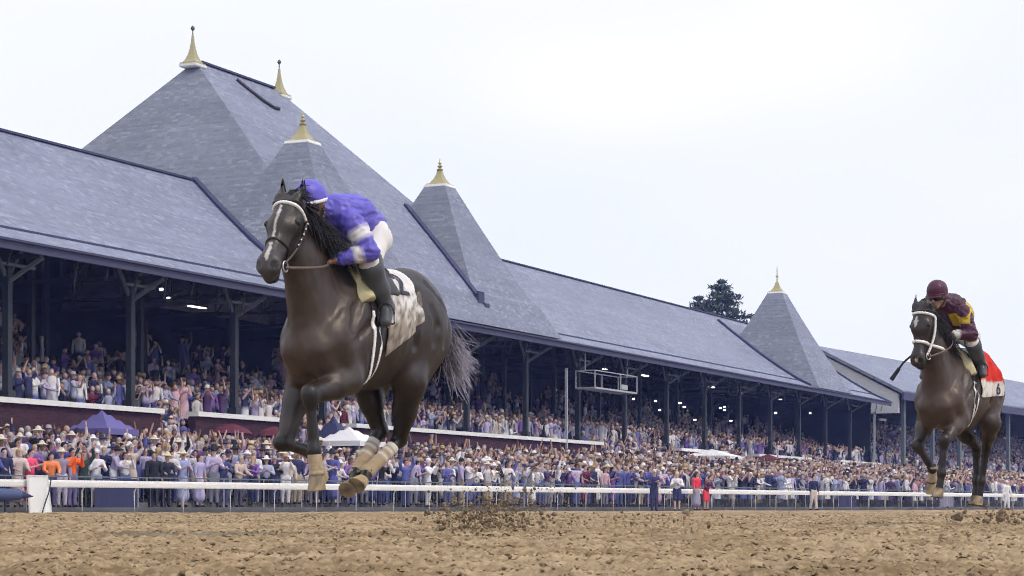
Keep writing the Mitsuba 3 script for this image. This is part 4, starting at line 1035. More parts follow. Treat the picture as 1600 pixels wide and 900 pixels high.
horse2, L2, q2 = racehorse('farther dark bay racehorse with white star and broad white noseband, carrying the rider in maroon', J2, pl2, BAY2, o2)
MR, YL = A(0.055, 0.011, 0.038), A(0.55, 0.37, 0.03)
def paint2(v, c, K):
    sp = K['neck'] - K['pel']; f = ((v - K['pel']) @ sp) / (sp @ sp)
    c = c.copy(); y = (f > 0.50) & (f < 1.05) & (v[:, 1] > 0.04) & (v[:, 1] < 0.27) & (v[:, 2] > 2.08); c[y] = YL
    return c
K2 = dict(pel=(0.12, 0.02, 2.07), neck=(0.46, 0.04, 2.285), head=(0.655, -0.03, 2.365), hfwd=A(0.95, -0.1, -0.25), hup=A(0.25, 0, 0.95) / np.linalg.norm([0.25, 0, 0.95]),
          shl=(0.49, 0.19, 2.20), shr=(0.47, -0.15, 2.21), ell=(0.48, 0.27, 1.97), elr=(0.50, -0.26, 1.98), hal=(0.62, 0.13, 1.97), har=(0.62, -0.06, 2.0),
          hpl=(0.16, 0.14, 1.98), hpr=(0.16, -0.12, 1.98), knl=(0.42, 0.26, 1.89), knr=(0.42, -0.25, 1.89), anl=(0.20, 0.285, 1.67), anr=(0.20, -0.275, 1.67),
          tol=(0.29, 0.325, 1.575), tor=(0.29, -0.315, 1.575), sadl=(0.24, 0.16, 1.82), sadr=(0.24, -0.16, 1.82))
ok2 = dict(c1=MR, c2=YL, c3=MR, arm_up=[(0.0, 1.0, MR)], arm_lo=[(0.0, 0.72, MR), (0.72, 0.92, WH)], paint=paint2,
           silk_label='maroon racing silks with yellow shoulder panel', pants='breeches', boot='boot', helmet=A(0.065, 0.010, 0.034), helmet_label='maroon cloth covered riding helmet', peak='silk_dark', band='silk_dark')
scene['silk_dark'] = diff((0.075, 0.014, 0.04), 0.6)
jockey('rider in maroon silks with yellow shoulder crouched on the farther horse', pl2, K2, ok2)
wp = [pl2.pt(A(0.62, -0.10, 1.95)), pl2.pt(A(0.93, -0.295, 1.68)), pl2.pt(A(1.0, -0.39, 1.515))]
w_ = numbered('riding_whip')
tag(w_, 'dark riding whip held by the rider in maroon, sticking out below the horse\'s nose', 'whip')
obj('shaft', tube([wp[0], wp[1], wp[2]], [0.008, 0.011, 0.012], 7), 'leather', w_, smooth=True)
obj('flap', tube([wp[1] + (wp[2] - wp[1]) * 0.35, wp[2] + (wp[2] - wp[1]) * 0.06], [0.020, 0.026], 6, flat=0.5), 'rope_dark', w_)

# ---- clods thrown up behind the hooves
def spray(n, c, sd, r0, seed):
    rg = np.random.default_rng(seed)
    p = np.array(c) + rg.normal(size=(n, 3)) * sd
    p[:, 2] = np.abs(p[:, 2]) + 0.01
    r = np.clip(rg.lognormal(math.log(r0), 0.65, n), 0.003, 0.05)
    return clods(p[:, 0], p[:, 1], p[:, 2], r, 1.0)
# ================================================================ RAIL, FENCE, CANOPIES AND THE CROWD
def a_at(x, b):
    """Where along the rail (b metres behind it) the picture's column x falls; used once to read places off the photograph."""
    k = (x - 800) / FPX; p = RL0 + RN * b
    return (k * p[1] - p[0]) / (RD[0] - k * RD[1])
def v3(p, z): return np.array([p[0], p[1], z])
R_A, R_B = -6.0, 103.0
rail = thing('track_rail', 'long white outer running rail on thin posts in front of the crowd', 'rail')
def rail_profile():
    pr = np.array([(-0.05, 0.83), (-0.062, 0.87), (-0.062, 0.98), (-0.045, 1.04), (0.0, 1.06), (0.045, 1.04), (0.062, 0.98), (0.062, 0.87), (0.05, 0.83)])
    n = len(pr); gaps = np.linspace(R_A, R_B, 46); ms = []
    for q in range(45):
        a0, a1 = gaps[q] + 0.004, gaps[q + 1] - 0.004
        v = np.array([v3(rail_pt(a, b), z) for a in (a0, a1) for b, z in pr])
        f = [[k, (k + 1) % n, (k + 1) % n + n, k + n] for k in range(n)]
        m = quads(v, f)
        caps = np.array([[0, k + 1, k] for k in range(1, n - 1)] + [[n, n + k, n + k + 1] for k in range(1, n - 1)])
        ms.append(trimesh.Trimesh(m.vertices, np.vstack([m.faces, caps]), process=False))
    return ms, gaps
ms, gaps = rail_profile()
for m in ms: obj('rail_length', m, 'white', rail)
for a in gaps:
    p = rail_pt(a, 0.18)
    obj('post', cat([tube([v3(p, -0.1), v3(p, 0.70), v3(rail_pt(a, 0.10), 0.84), v3(rail_pt(a, 0.0), 0.90)], 0.026, 8)]), 'white', rail)
fence = thing('crowd_fence', 'low metal crowd fence with fabric panels behind the white rail', 'fence')
fg = np.arange(R_A, R_B, 2.2)
RG = np.random.default_rng(3)
for q, a in enumerate(fg):
    p = rail_pt(a, 1.05)
    obj('fence_post', box(v3(p, 0.6), [0.035, 0.035, 1.25]), 'iron_light', fence)
    p1 = rail_pt(a + 2.19, 1.05)
    obj('top_bar', beam(v3(p, 1.20), v3(p1, 1.20), 0.045, 0.045), 'iron_pale', fence)
    x = px(v3(p, 1.0))[0]
    if (130 < x < 170) or (x > 560 and RG.random() < 0.07):
        n = 14; t_ = np.linspace(0.03, 0.97, n)
        P = np.array([[v3(rail_pt(a + 2.19 * u, 1.0 + 0.03 * math.sin(u * 17 + q) * (1 if z < 1 else 0.3)), z) for z in (0.12, 0.5, 0.8, 1.15)] for u in t_])
        obj('fabric_panel', thicken(P, P + v3(RN * 0.01, 0)), ('cloth_navy', 'cloth_blue', 'cloth_grey')[RG.integers(0, 3)] if x > 560 else 'cloth_navy', fence)
    else:
        for u in np.linspace(0.12, 0.88, 6):
            obj('bar', beam(v3(rail_pt(a + 2.19 * u, 1.05), 0.15), v3(rail_pt(a + 2.19 * u, 1.05), 1.18), 0.014, 0.014, up=(1, 0, 0)), 'iron_pale', fence)
scene['cloth_grey'] = diff((0.20, 0.21, 0.33), 0.8)

# white gate panel, cable and padded boom at the left end
def at_px(x, b): return rail_pt(a_at(x, b), b)
p0, p1 = at_px(47, -0.35), at_px(80, -0.35)
pv = np.array([v3(p0 + (p1 - p0) * u + RN * (0.18 * w), 0.0 + 1.18 * w) + v3((p1 - p0) * (0.06 if u == 0 else 0.0) * w, 0) for u in (0, 1) for w in (0, 1)]).reshape(2, 2, 3)
gp = thing('gate_panel', 'white upright panel leaning against the rail at the far left', 'panel')
obj('board', thicken(pv, pv + v3(RN * 0.05, 0)), 'white', gp)
obj('rim', cat([beam(pv[0, 1], pv[1, 1], 0.06, 0.05), beam(pv[0, 0], pv[0, 1], 0.05, 0.05, up=(1, 0, 0)), beam(pv[1, 0], pv[1, 1], 0.05, 0.05, up=(1, 0, 0))]), 'white_matt', gp)
p = [v3(at_px(80, -0.5), 1.1), v3(at_px(77, -0.5), 0.7), v3(at_px(71, -0.6), 0.35), v3(at_px(66, -0.7), 0.02)]
tag(obj('cable', tube(p, 0.022, 6), 'rope_dark', smooth=True), 'dark cable hanging down beside the white gate panel', 'cable')
bm = thing('padded_boom', 'dark blue padded boom with pointed tip at the lower left edge', 'boom')
q0, q1, q2 = at_px(-60, -1.2), at_px(30, -1.2), at_px(52, -1.2)
obj('padding', tube([v3(q0, 0.56), v3(q0 + (q1 - q0) * 0.5, 0.575), v3(q1, 0.58)], [0.20, 0.20, 0.17], 12), 'cloth_navy2', bm, smooth=40)
obj('tip', tube([v3(q1, 0.58), v3(q1 + (q2 - q1) * 0.15, 0.57), v3(q2, 0.52)], [0.09, 0.13, 0.01], 10), 'cloth_navy', bm, smooth=40)
obj('leg', tube([v3(q0, -0.02), v3(q0, 0.5)], 0.05, 8), 'iron_green', bm); obj('leg', tube([v3(at_px(8, -1.2), -0.02), v3(at_px(8, -1.2), 0.45)], 0.035, 8), 'iron_green', bm)
scene['cloth_navy2'] = diff((0.06, 0.085, 0.20), 0.6)

def canopy(x, t, w, z0, z1, bs, label, cat_='canopy', dx=0.0):
    s = s_at(x, t); k = thing('canopy_tent', label, cat_)
    h = w / 2
    n = 9; u = np.linspace(-1, 1, n)
    U, V_ = np.meshgrid(u, u, indexing='ij')
    zz = z0 + (z1 - z0) * (1 - np.maximum(np.abs(U), np.abs(V_))) ** 1.08
    P = ST(np.stack([s + U * h, t + V_ * h, zz], -1))
    obj('roof', thicken(P, P - A(0, 0, 0.02)), bs, k, smooth=False)
    obj('valance', stm(cat([box([s, t - h, z0 - 0.10], [w, 0.02, 0.22]), box([s, t + h, z0 - 0.10], [w, 0.02, 0.22]), box([s - h, t, z0 - 0.10], [0.02, w - 0.05, 0.22]), box([s + h, t, z0 - 0.10], [0.02, w - 0.05, 0.22])])), bs, k)
    fl = float(apron_z(s, t))
    for a in (-1, 1):
        for b in (-1, 1): obj('leg', stm(box([s + a * (h - 0.05), t + b * (h - 0.05), (fl + z0) / 2], [0.04, 0.04, z0 - fl])), 'iron_light', k)
scene['canopy_white'] = diff((0.72, 0.74, 0.80), 0.7)
canopy(159, 44.6, 1.9, 3.0, 3.72, 'cloth_blue', 'blue pitched canopy standing in the crowd below the brick terrace wall')
canopy(521, 44.4, 2.0, 2.85, 4.2, 'cloth_navy', 'dark blue pointed canopy behind the nearer horse\'s forelegs')
canopy(545, 42.6, 2.3, 2.95, 3.6, 'canopy_white', 'white canopy between the nearer horse\'s fore and hind legs')
canopy(1112, 44.4, 3.4, 3.5, 4.0, 'canopy_white', 'white canopy in the crowd behind the red shirted person on the track')
canopy(1200, 44.4, 2.2, 3.5, 3.95, 'cloth_maroon', 'maroon canopy in the crowd, farther along than the white one')
def parasol(x, t, r, z, bs, label):
    s = s_at(x, t); k = thing('parasol', label, 'parasol')
    m = lathe([(r, -0.35), (r * 0.7, -0.15), (r * 0.3, 0.0), (0.02, 0.06)], 8); m.apply_translation([s, t, z]); obj('canopy', stm(m), bs, k)
    obj('pole', stm(box([s, t, (z + 0.5) / 2], [0.04, 0.04, z - 0.5])), 'iron_light', k)
parasol(362, 44.9, 0.9, 3.5, 'cloth_maroon', 'maroon parasol in the crowd left of the nearer horse')
parasol(428, 44.9, 0.85, 3.5, 'cloth_maroon', 'maroon parasol half hidden by the nearer horse\'s foreleg')

# -------- people: one figure per pose, each person coloured and sized by itself
SK = [A(0.54, 0.37, 0.34), A(0.60, 0.43, 0.40), A(0.46, 0.30, 0.26), A(0.26, 0.15, 0.11), A(0.56, 0.40, 0.36)]
TOPS = [('white', A(0.70, 0.70, 0.74), 17), ('pale blue', A(0.38, 0.42, 0.62), 7), ('lavender', A(0.44, 0.40, 0.62), 6), ('navy', A(0.03, 0.036, 0.11), 9), ('blue', A(0.10, 0.11, 0.36), 4), ('grey', A(0.33, 0.34, 0.42), 4),
        ('pink', A(0.60, 0.40, 0.48), 2), ('black', A(0.02, 0.02, 0.03), 6), ('maroon', A(0.15, 0.025, 0.06), 1), ('cream', A(0.58, 0.51, 0.46), 3), ('purple', A(0.22, 0.12, 0.42), 3), ('plum', A(0.10, 0.05, 0.16), 2)]
LOWS = [('navy', A(0.04, 0.05, 0.15), 5), ('blue', A(0.10, 0.13, 0.36), 5), ('black', A(0.02, 0.02, 0.035), 4), ('khaki', A(0.42, 0.36, 0.30), 2), ('white', A(0.66, 0.68, 0.76), 2), ('grey', A(0.22, 0.23, 0.30), 3)]
HAIR = [('dark', A(0.02, 0.016, 0.016)), ('brown', A(0.08, 0.045, 0.03)), ('blonde', A(0.42, 0.31, 0.17)), ('grey', A(0.36, 0.36, 0.38))]
HATS = [('straw', A(0.62, 0.57, 0.48)), ('white', A(0.75, 0.75, 0.78)), ('navy', A(0.03, 0.035, 0.10)), ('black', A(0.02, 0.02, 0.03))]
def pick(rg, L):
    w = np.array([l[2] for l in L], float); return L[rg.choice(len(L), p=w / w.sum())]
ARMS = {'down': [((0.02, 0.25, 1.12), (0.10, 0.24, 0.88))] * 2,
        'both up': [((0.08, 0.30, 1.58), (0.14, 0.22, 1.88))] * 2,
        'one up': [((0.08, 0.28, 1.60), (0.12, 0.24, 1.90)), ((0.02, 0.25, 1.12), (0.14, 0.20, 0.95))],
        'phone': [((0.18, 0.24, 1.22), (0.34, 0.08, 1.52))] * 2,
        'clapping': [((0.10, 0.26, 1.14), (0.34, 0.05, 1.24))] * 2,
        'leaning': [((0.14, 0.24, 1.16), (0.42, 0.18, 1.08))] * 2}
def figure(pose, low, hair, lean=0.0, stride=0.0):
    """Limb sets (x ahead, y left, z up) of a standing person 1.7 m tall: body, top, lower, hair/hat."""
    sh = lambda p: np.array([p[0] + lean * max(p[2] - 0.95, 0), p[1], p[2] - 0.25 * lean * max(p[2] - 0.95, 0)])
    B = [Limb(sh((0, 0, 0.95)), sh((0, 0, 1.14)), 0.135, 0.115, 0.06, (1, 0, 0), 0.72), Limb(sh((0, 0, 1.14)), sh((0.01, 0, 1.33)), 0.115, 0.135, 0.06, (1, 0, 0), 0.72), Limb(sh((0, -0.12, 1.39)), sh((0, 0.12, 1.39)), 0.065, 0.065, 0.05),
         Limb(sh((0, 0, 1.38)), sh((0.02, 0, 1.52)), 0.05, 0.05, 0.03), Limb(sh((0.0, 0, 1.62)), sh((0.01, 0, 1.63)), 0.092, 0.09, 0.03, (0, 1, 0), 0.84), Limb(sh((0.03, 0, 1.56)), sh((0.05, 0, 1.53)), 0.062, 0.045, 0.03),
         Limb(sh((0.09, 0, 1.60)), sh((0.105, 0, 1.575)), 0.012, 0.016, 0.015)]
    Tp = [Limb(sh((0, 0, 1.0)), sh((0, 0, 1.15)), 0.148, 0.13, 0.06, (1, 0, 0), 0.76), Limb(sh((0, 0, 1.15)), sh((0.01, 0, 1.33)), 0.13, 0.15, 0.06, (1, 0, 0), 0.76), Limb(sh((0, -0.13, 1.385)), sh((0, 0.13, 1.385)), 0.075, 0.075, 0.05)]
    for (e, h), y in zip(ARMS[pose], (1, -1)):
        e, h, s_ = sh(A(*e) * (1, y, 1)), sh(A(*h) * (1, y, 1)), sh((0, y * 0.19, 1.385))
        B += [Limb(s_, e, 0.052, 0.042, 0.04), Limb(e, h, 0.042, 0.032, 0.03), Limb(h, h + (h - e) / np.linalg.norm(h - e) * 0.12, 0.036, 0.030, 0.02)]
        Tp += [Limb(s_, e, 0.072, 0.058, 0.03)]
        if low != 'dress': Tp += [Limb(e, e + (h - e) * 0.75, 0.058, 0.050, 0.03)]
    Lw = []
    for y in (1, -1):
        kx, ax = 0.05 * stride * y, 0.16 * stride * y
        B += [Limb((0, y * 0.09, 0.90), (kx + 0.02, y * 0.10, 0.48), 0.085, 0.056, 0.04), Limb((kx + 0.02, y * 0.10, 0.48), (ax, y * 0.10, 0.08), 0.054, 0.038, 0.03), Limb((ax - 0.03, y * 0.10, 0.05), (ax + 0.14, y * 0.11, 0.04), 0.045, 0.036, 0.03, None, 1)]
        if low == 'trousers': Lw += [Limb((0, y * 0.09, 0.92), (kx + 0.02, y * 0.10, 0.48), 0.11, 0.078, 0.05), Limb((kx + 0.02, y * 0.10, 0.48), (ax, y * 0.10, 0.09), 0.078, 0.062, 0.03)]
        if low == 'shorts': Lw += [Limb((0, y * 0.09, 0.92), (kx + 0.02, y * 0.10, 0.52), 0.11, 0.092, 0.05)]
    if low in ('trousers', 'shorts'): Lw += [Limb((0, 0, 0.94), (0, 0, 1.02), 0.145, 0.14, 0.05, (1, 0, 0), 0.76)]
    else: Lw += [Limb((0, 0, 1.02), (0, 0, 0.85), 0.135, 0.165, 0.06, (1, 0, 0), 0.8), Limb((0, 0, 0.85), (0, 0, 0.36), 0.165, 0.225, 0.06, (1, 0, 0), 0.85)]
    hx, hz = sh((0, 0, 1.64))[0], sh((0, 0, 1.64))[2]
    if hair == 'short': Hr = [Limb((hx - 0.022, 0, hz + 0.012), (hx - 0.012, 0, hz + 0.02), 0.098, 0.095, 0.03, (0, 1, 0), 0.9)]
    elif hair == 'long': Hr = [Limb((hx - 0.022, 0, hz + 0.012), (hx - 0.012, 0, hz + 0.02), 0.100, 0.098, 0.03, (0, 1, 0), 0.92), Limb((hx - 0.05, 0, hz), (hx - 0.07, 0, hz - 0.26), 0.085, 0.055, 0.04, (1, 0, 0), 0.7)]
    elif hair == 'hat': Hr = [Limb((hx - 0.005, 0, hz + 0.06), (hx - 0.005, 0, hz + 0.10), 0.095, 0.085, 0.03), Limb((hx, 0, hz + 0.045), (hx + 0.005, 0, hz + 0.045), 0.205, 0.205, 0.02, (0, 0, 1), 0.16)]
    else: Hr = [Limb((hx - 0.005, 0, hz + 0.045), (hx - 0.005, 0, hz + 0.05), 0.104, 0.10, 0.03, (0, 1, 0), 0.92), Limb((hx + 0.08, 0, hz + 0.035), (hx + 0.15, 0, hz + 0.02), 0.06, 0.05, 0.02, (0, 0, 1), 0.3)]
    return B, Tp, Lw, Hr
FIG = {}
def fig_meshes(pose, low, hair, lean, stride, res):
    key = (pose, low, hair, lean, stride, res)
    if key not in FIG:
        B, Tp, Lw, Hr = figure(*key[:5])
        FIG[key] = [FIG.setdefault((tag_, ) + key[:2] + key[3:] if tag_ != 'h' else ('h', hair, lean, res), None) for tag_ in ()]
        def get(k, L, r):
            if FIG.get(k) is None: FIG[k] = nets(L, r, smooth=1)
            return FIG[k]
        FIG[key] = [get(('b', pose, lean, stride, res), B, res), get(('t', pose, low == 'dress', lean, res), Tp, res), get(('l', low, stride, res), Lw, res * 1.1), get(('h', hair, lean, res), Hr, min(res, 0.034))]
    return FIG[key]
LOWNAME = {'trousers': 'trousers', 'dress': 'skirt', 'shorts': 'shorts'}
def person(label, x, y, z, turn, pose, low, hair, ct, cl, ch, skin, height=1.7, res=0.042, lean=0.0, stride=0.0, group='spectators pressed against the crowd fence', dress=False):
    key = numbered('person'); tag(key, label, 'person', group)
    pl = Place(x, y, turn); k = height / 1.7
    for m, nm, c in zip(fig_meshes(pose, low, hair, lean, stride, res), ('body', 'top', {'dress': 'skirt'}.get(low, low), {'hat': 'hat', 'cap': 'cap'}.get(hair, 'hair')), (skin, ct, cl, ch)):
        V = pl.pt(m.vertices * k) + A(0, 0, z)
        cc = np.tile(c, (len(V), 1))
        if nm == 'body':
            fe = m.vertices[:, 2] < 0.085; cc[fe] = (0.03, 0.03, 0.035)
            f_ = (np.abs(np.abs(m.vertices[:, 1]) - 0.035) < 0.016) & (np.abs(m.vertices[:, 2] - 1.612) < 0.016) & (m.vertices[:, 0] > 0.05); cc[f_] = (0.05, 0.04, 0.04)
        obj(nm, trimesh.Trimesh(V, m.faces, process=False), 'people', key, smooth=True, color=np.clip(cc, 0.005, 0.9))
    return key
TURN0 = -56.5
def zone(x):
    for lim, s in ((100, 'at the far left end of the rail'), (235, 'in front of the blue canopy'), (340, 'between blue canopy and nearer horse'), (440, 'just left of the nearer horse'), (600, 'behind the nearer horse\'s legs'), (700, 'just right of the nearer horse'),
                   (870, 'behind the flying clods'), (1000, 'between flying clods and photographers'), (1130, 'behind the two photographers'), (1250, 'left of the dark shirted man'), (1400, 'between dark shirted man and farther horse')):
        if x < lim: return s
    return 'behind the farther horse'

# the ones the photograph shows best, in the front row
FEAT = [(6, 'down', 'trousers', 'short', 'navy', A(0.03, 0.035, 0.10), A(0.03, 0.035, 0.1), HAIR[0][1], 1.72, 'man in dark navy suit at the extreme left edge of the front row'),
        (27, 'leaning', 'dress', 'long', 'pale', A(0.62, 0.52, 0.52), A(0.55, 0.46, 0.48), HAIR[2][1], 1.74, 'woman in pale pinkish dress with blonde hair leaning on the fence at the far left'),
        (47, 'clapping', 'dress', 'short', 'pink', A(0.78, 0.09, 0.20), A(0.60, 0.03, 0.16), HAIR[0][1], 1.72, 'person in bright pink top with dark hair beside the white gate panel'),
        (79, 'leaning', 'trousers', 'long', 'orange', A(0.85, 0.27, 0.10), A(0.10, 0.10, 0.22), HAIR[0][1], 1.66, 'person in orange top leaning forward right of the white gate panel'),
        (112, 'phone', 'trousers', 'short', 'red', A(0.88, 0.15, 0.03), A(0.20, 0.17, 0.36), HAIR[0][1], 1.78, 'man in bright orange red shirt holding his hands to his face'),
        (96, 'down', 'trousers', 'hat', 'grey', A(0.30, 0.27, 0.40), A(0.50, 0.48, 0.62), HATS[0][1], 1.72, 'person in grey purple top under a straw hat, left of the orange red shirt'),
        (130, 'both up', 'trousers', 'short', 'green', A(0.025, 0.05, 0.05), A(0.03, 0.05, 0.06), HAIR[1][1], 1.7, 'person in dark green clothes with arms raised near the left end of the rail'),
        (150, 'clapping', 'shorts', 'cap', 'white', A(0.70, 0.72, 0.80), A(0.5, 0.52, 0.62), HATS[1][1], 1.75, 'person in white shirt and pale shorts with a white cap, clapping'),
        (240, 'down', 'trousers', 'short', 'black', A(0.02, 0.025, 0.04), A(0.02, 0.025, 0.05), HAIR[0][1], 1.75, 'man in black suit left of the light blue dress'),
        (259, 'leaning', 'trousers', 'hat', 'dark', A(0.03, 0.035, 0.07), A(0.03, 0.03, 0.06), A(0.66, 0.60, 0.36), 1.72, 'person in dark suit and yellowish straw hat leaning on the fence'),
        (285, 'clapping', 'dress', 'hat', 'blue', A(0.30, 0.36, 0.68), A(0.38, 0.42, 0.72), A(0.62, 0.55, 0.42), 1.78, 'person in long light blue dress and straw hat at the fence'),
        (311, 'down', 'dress', 'long', 'lavender', A(0.40, 0.38, 0.66), A(0.46, 0.44, 0.72), HAIR[1][1], 1.72, 'woman in long lavender dress with brown hair right of the light blue dress'),
        (348, 'clapping', 'trousers', 'short', 'navy', A(0.06, 0.07, 0.22), A(0.06, 0.07, 0.18), HAIR[0][1], 1.78, 'man in navy jacket and trousers at the fence left of the nearer horse'),
        (372, 'leaning', 'trousers', 'short', 'tan', A(0.55, 0.46, 0.42), A(0.08, 0.08, 0.14), HAIR[3][1], 1.72, 'person in tan jacket leaning on the fence just left of the nearer horse'),
        (633, 'both up', 'trousers', 'short', 'blue', A(0.10, 0.12, 0.40), A(0.06, 0.07, 0.2), HAIR[1][1], 1.75, 'person in blue shirt with arms spread right of the nearer horse\'s hind legs'),
        (668, 'phone', 'trousers', 'cap', 'white', A(0.80, 0.80, 0.86), A(0.60, 0.62, 0.72), HATS[1][1], 1.8, 'person all in white with a cap right of the nearer horse\'s hind legs')]
taken = []
rgp = np.random.default_rng(21)
for x, pose, low, hair, cn, ct, cl, ch, hgt, lab in FEAT:
    a = a_at(x, 1.5); p = rail_pt(a, 1.5); taken.append(a)
    person(lab, p[0], p[1], 0.18, TURN0 + rgp.uniform(-14, 34), pose, low, hair, ct, cl, ch, SK[rgp.integers(0, 3)], hgt * 1.09, 0.034, 0.22 if pose == 'leaning' else 0.05)

# a regular crowd round them: rows on the stepped apron
spots = []
for r in range(60):
    b = 1.5 + 0.62 * r
    step = 0.50
    for a in np.arange(-4, 150, step):
        a_ = a + rgp.uniform(-0.17, 0.17) + (0.25 if r % 2 else 0); b_ = b + rgp.uniform(-0.16, 0.16)
        p = rail_pt(a_, b_); s, t = to_st(*p)
        if t > 45.4: continue
        q = px(v3(p, 1.6))
        if q[0] < -25 or q[0] > 1625: continue
        if r == 0 and any(abs(a_ - k) < 0.36 for k in taken): continue
        d = p[1]
        keep = 0.95 if r < 3 else (0.88 if d < 85 else 0.80 if d < 110 else 0.62)
        if rgp.random() > keep: continue
        spots.append((d + 5.0 * r, r, p[0], p[1], float(apron_z(s, t)), q[0]))
spots.sort()
POSES = ['down', 'clapping', 'phone', 'leaning', 'one up', 'both up']
lone, rest = spots[:300 - len(FEAT) - 8], spots[300 - len(FEAT) - 8:]
rowname = ['in the front row', 'in the second row', 'in the third row', 'in a back row']
for _, r, x, y, z, ix in lone:
    pose = POSES[rgp.choice(6, p=[0.28, 0.22, 0.24, 0.12, 0.09, 0.05])]
    if r > 0 and pose == 'leaning': pose = 'phone'
    low = ['trousers', 'dress', 'shorts'][rgp.choice(3, p=[0.6, 0.3, 0.1])]
    hair = ['short', 'long', 'hat', 'cap'][rgp.choice(4, p=[0.42, 0.26, 0.2, 0.12])]
    tn, ct, _w = pick(rgp, TOPS); ln, cl, _w = pick(rgp, LOWS)
    hn, ch = (HATS if hair in ('hat', 'cap') else HAIR)[rgp.integers(0, 4)]
    skn = SK[rgp.integers(0, 5)]
    pz = {'down': '', 'clapping': ' clapping', 'phone': ' with hands at the face', 'leaning': ' leaning on the fence', 'one up': ' with one arm up', 'both up': ' with both arms up'}[pose]
    hd = {'short': f'short {hn} hair', 'long': f'long {hn} hair', 'hat': f'{hn} brimmed hat', 'cap': f'{hn} cap'}[hair]
    lab = f'person in {tn} top, {hd},{pz} {rowname[min(r, 3)]} {zone(ix)}'.replace(', ,', ',').replace(',  ', ', ')
    if len(lab.split()) > 15: lab = f'person in {tn} top, {hd},{pz} {zone(ix)}'
    if len(lab.split()) > 15: lab = f'person in {tn} top, {hd}, {zone(ix)}'
    if len(lab.split()) > 15: lab = f'{tn} topped person, {hd}, {zone(ix)}'
    jc = 1 + rgp.uniform(-0.18, 0.12)
    person(lab, x, y, z - 0.03, TURN0 + rgp.normal(22, 30), pose, low, hair, ct * jc, (ct * jc if low == 'dress' and rgp.random() < 0.7 else cl), ch, skn, rgp.normal(1.84, 0.085), 0.042, 0.2 if pose == 'leaning' else 0.04)

same = {}
for k in [k for k in labels if k.startswith('person') and labels[k].get('group', '').startswith('spectators')]: same.setdefault(labels[k]['label'], []).append(k)
for lab, ks in same.items():
    if len(ks) > 1:
        ks.sort(key=lambda k: px(np.mean(mikit.meshkit.WRITTEN[scene[k + '__body']['filename']][0], 0))[0])
        for q, k in enumerate(ks): labels[k]['label'] = (('left', 'right') if len(ks) == 2 else ('leftmost', 'second', 'third', 'rightmost') if len(ks) == 4 else ('leftmost', 'middle', 'rightmost'))[min(q, 3)] + ' ' + lab
# photographers and staff on the track side of the rail
def staff(x, b, pose, low, hair, ct, cl, ch, hgt, lab, turn, lean=0.05, stride=0.0, group=None):
    p = rail_pt(a_at(x, b), b)
    k = person(lab, p[0], p[1], 0.0, turn, pose, low, hair, ct, cl, ch, SK[rgp.integers(0, 3)], hgt, 0.034, lean, stride, group)
    return p, k
def camera_gear(x, b, z, lab, turn):
    p = rail_pt(a_at(x, b), b); pl = Place(p[0], p[1], turn)
    k = thing('camera', lab, 'camera')
    obj('camera_body', pl.mesh(box([0.36, 0.02, z], [0.12, 0.16, 0.13])), 'rope_dark', k)
    obj('lens', pl.mesh(tube([[0.42, 0.02, z], [0.66, 0.02, z - 0.02]], [0.05, 0.065], 10)), 'iron_light', k)
staff(1022, -1.4, 'clapping', 'trousers', 'cap', A(0.035, 0.04, 0.13), A(0.04, 0.045, 0.13), HATS[0][1], 1.86, 'photographer in dark navy jacket and pale cap standing on the track before the rail', -20)
camera_gear(1022, -1.4, 1.28, 'camera held by the photographer in the navy jacket', -20)
staff(1058, -1.2, 'clapping', 'shorts', 'cap', A(0.78, 0.79, 0.84), A(0.04, 0.05, 0.16), HATS[0][1], 1.80, 'photographer in white shirt and dark shorts right of the navy jacketed one', 10)
camera_gear(1058, -1.2, 1.25, 'camera held by the photographer in the white shirt', 10)
staff(1088, -0.9, 'down', 'dress', 'long', A(0.80, 0.05, 0.09), A(0.30, 0.30, 0.42), HAIR[1][1], 1.85, 'person in red top standing before the rail, left of the other red shirt', -50)
staff(1103, -1.1, 'leaning', 'shorts', 'short', A(0.12, 0.03, 0.08), A(0.82, 0.07, 0.10), HAIR[0][1], 1.70, 'person in maroon top and bright red shorts bending by the rail', -40, 0.35)
staff(1271, -1.3, 'down', 'trousers', 'short', A(0.025, 0.03, 0.10), A(0.58, 0.53, 0.50), HAIR[0][1], 1.84, 'man in dark shirt and pale trousers walking on the track in front of the rail', -30, 0.03, 0.8)
staff(1573, -1.2, 'down', 'trousers', 'cap', A(0.78, 0.80, 0.84), A(0.70, 0.72, 0.78), HATS[1][1], 1.84, 'person all in white on the track at the right edge behind the farther horse', -20, 0.03, 0.4)
# two on the roof by the lone turret
for x, ct, lab in ((1139, A(0.35, 0.32, 0.55), 'left one of two people standing behind the roof ridge beside the lone turret'), (1151, A(0.16, 0.08, 0.24), 'right one of two people standing behind the roof ridge beside the lone turret')):
    s = s_at(x, 57.3); p = ST([s, 57.3, 0])
    person(lab, p[0], p[1], 14.2, -30, 'clapping', 'trousers', 'short', ct, LOWS[0][1], HAIR[0][1], SK[0], 1.75, 0.042, 0.0, 0.0, None)

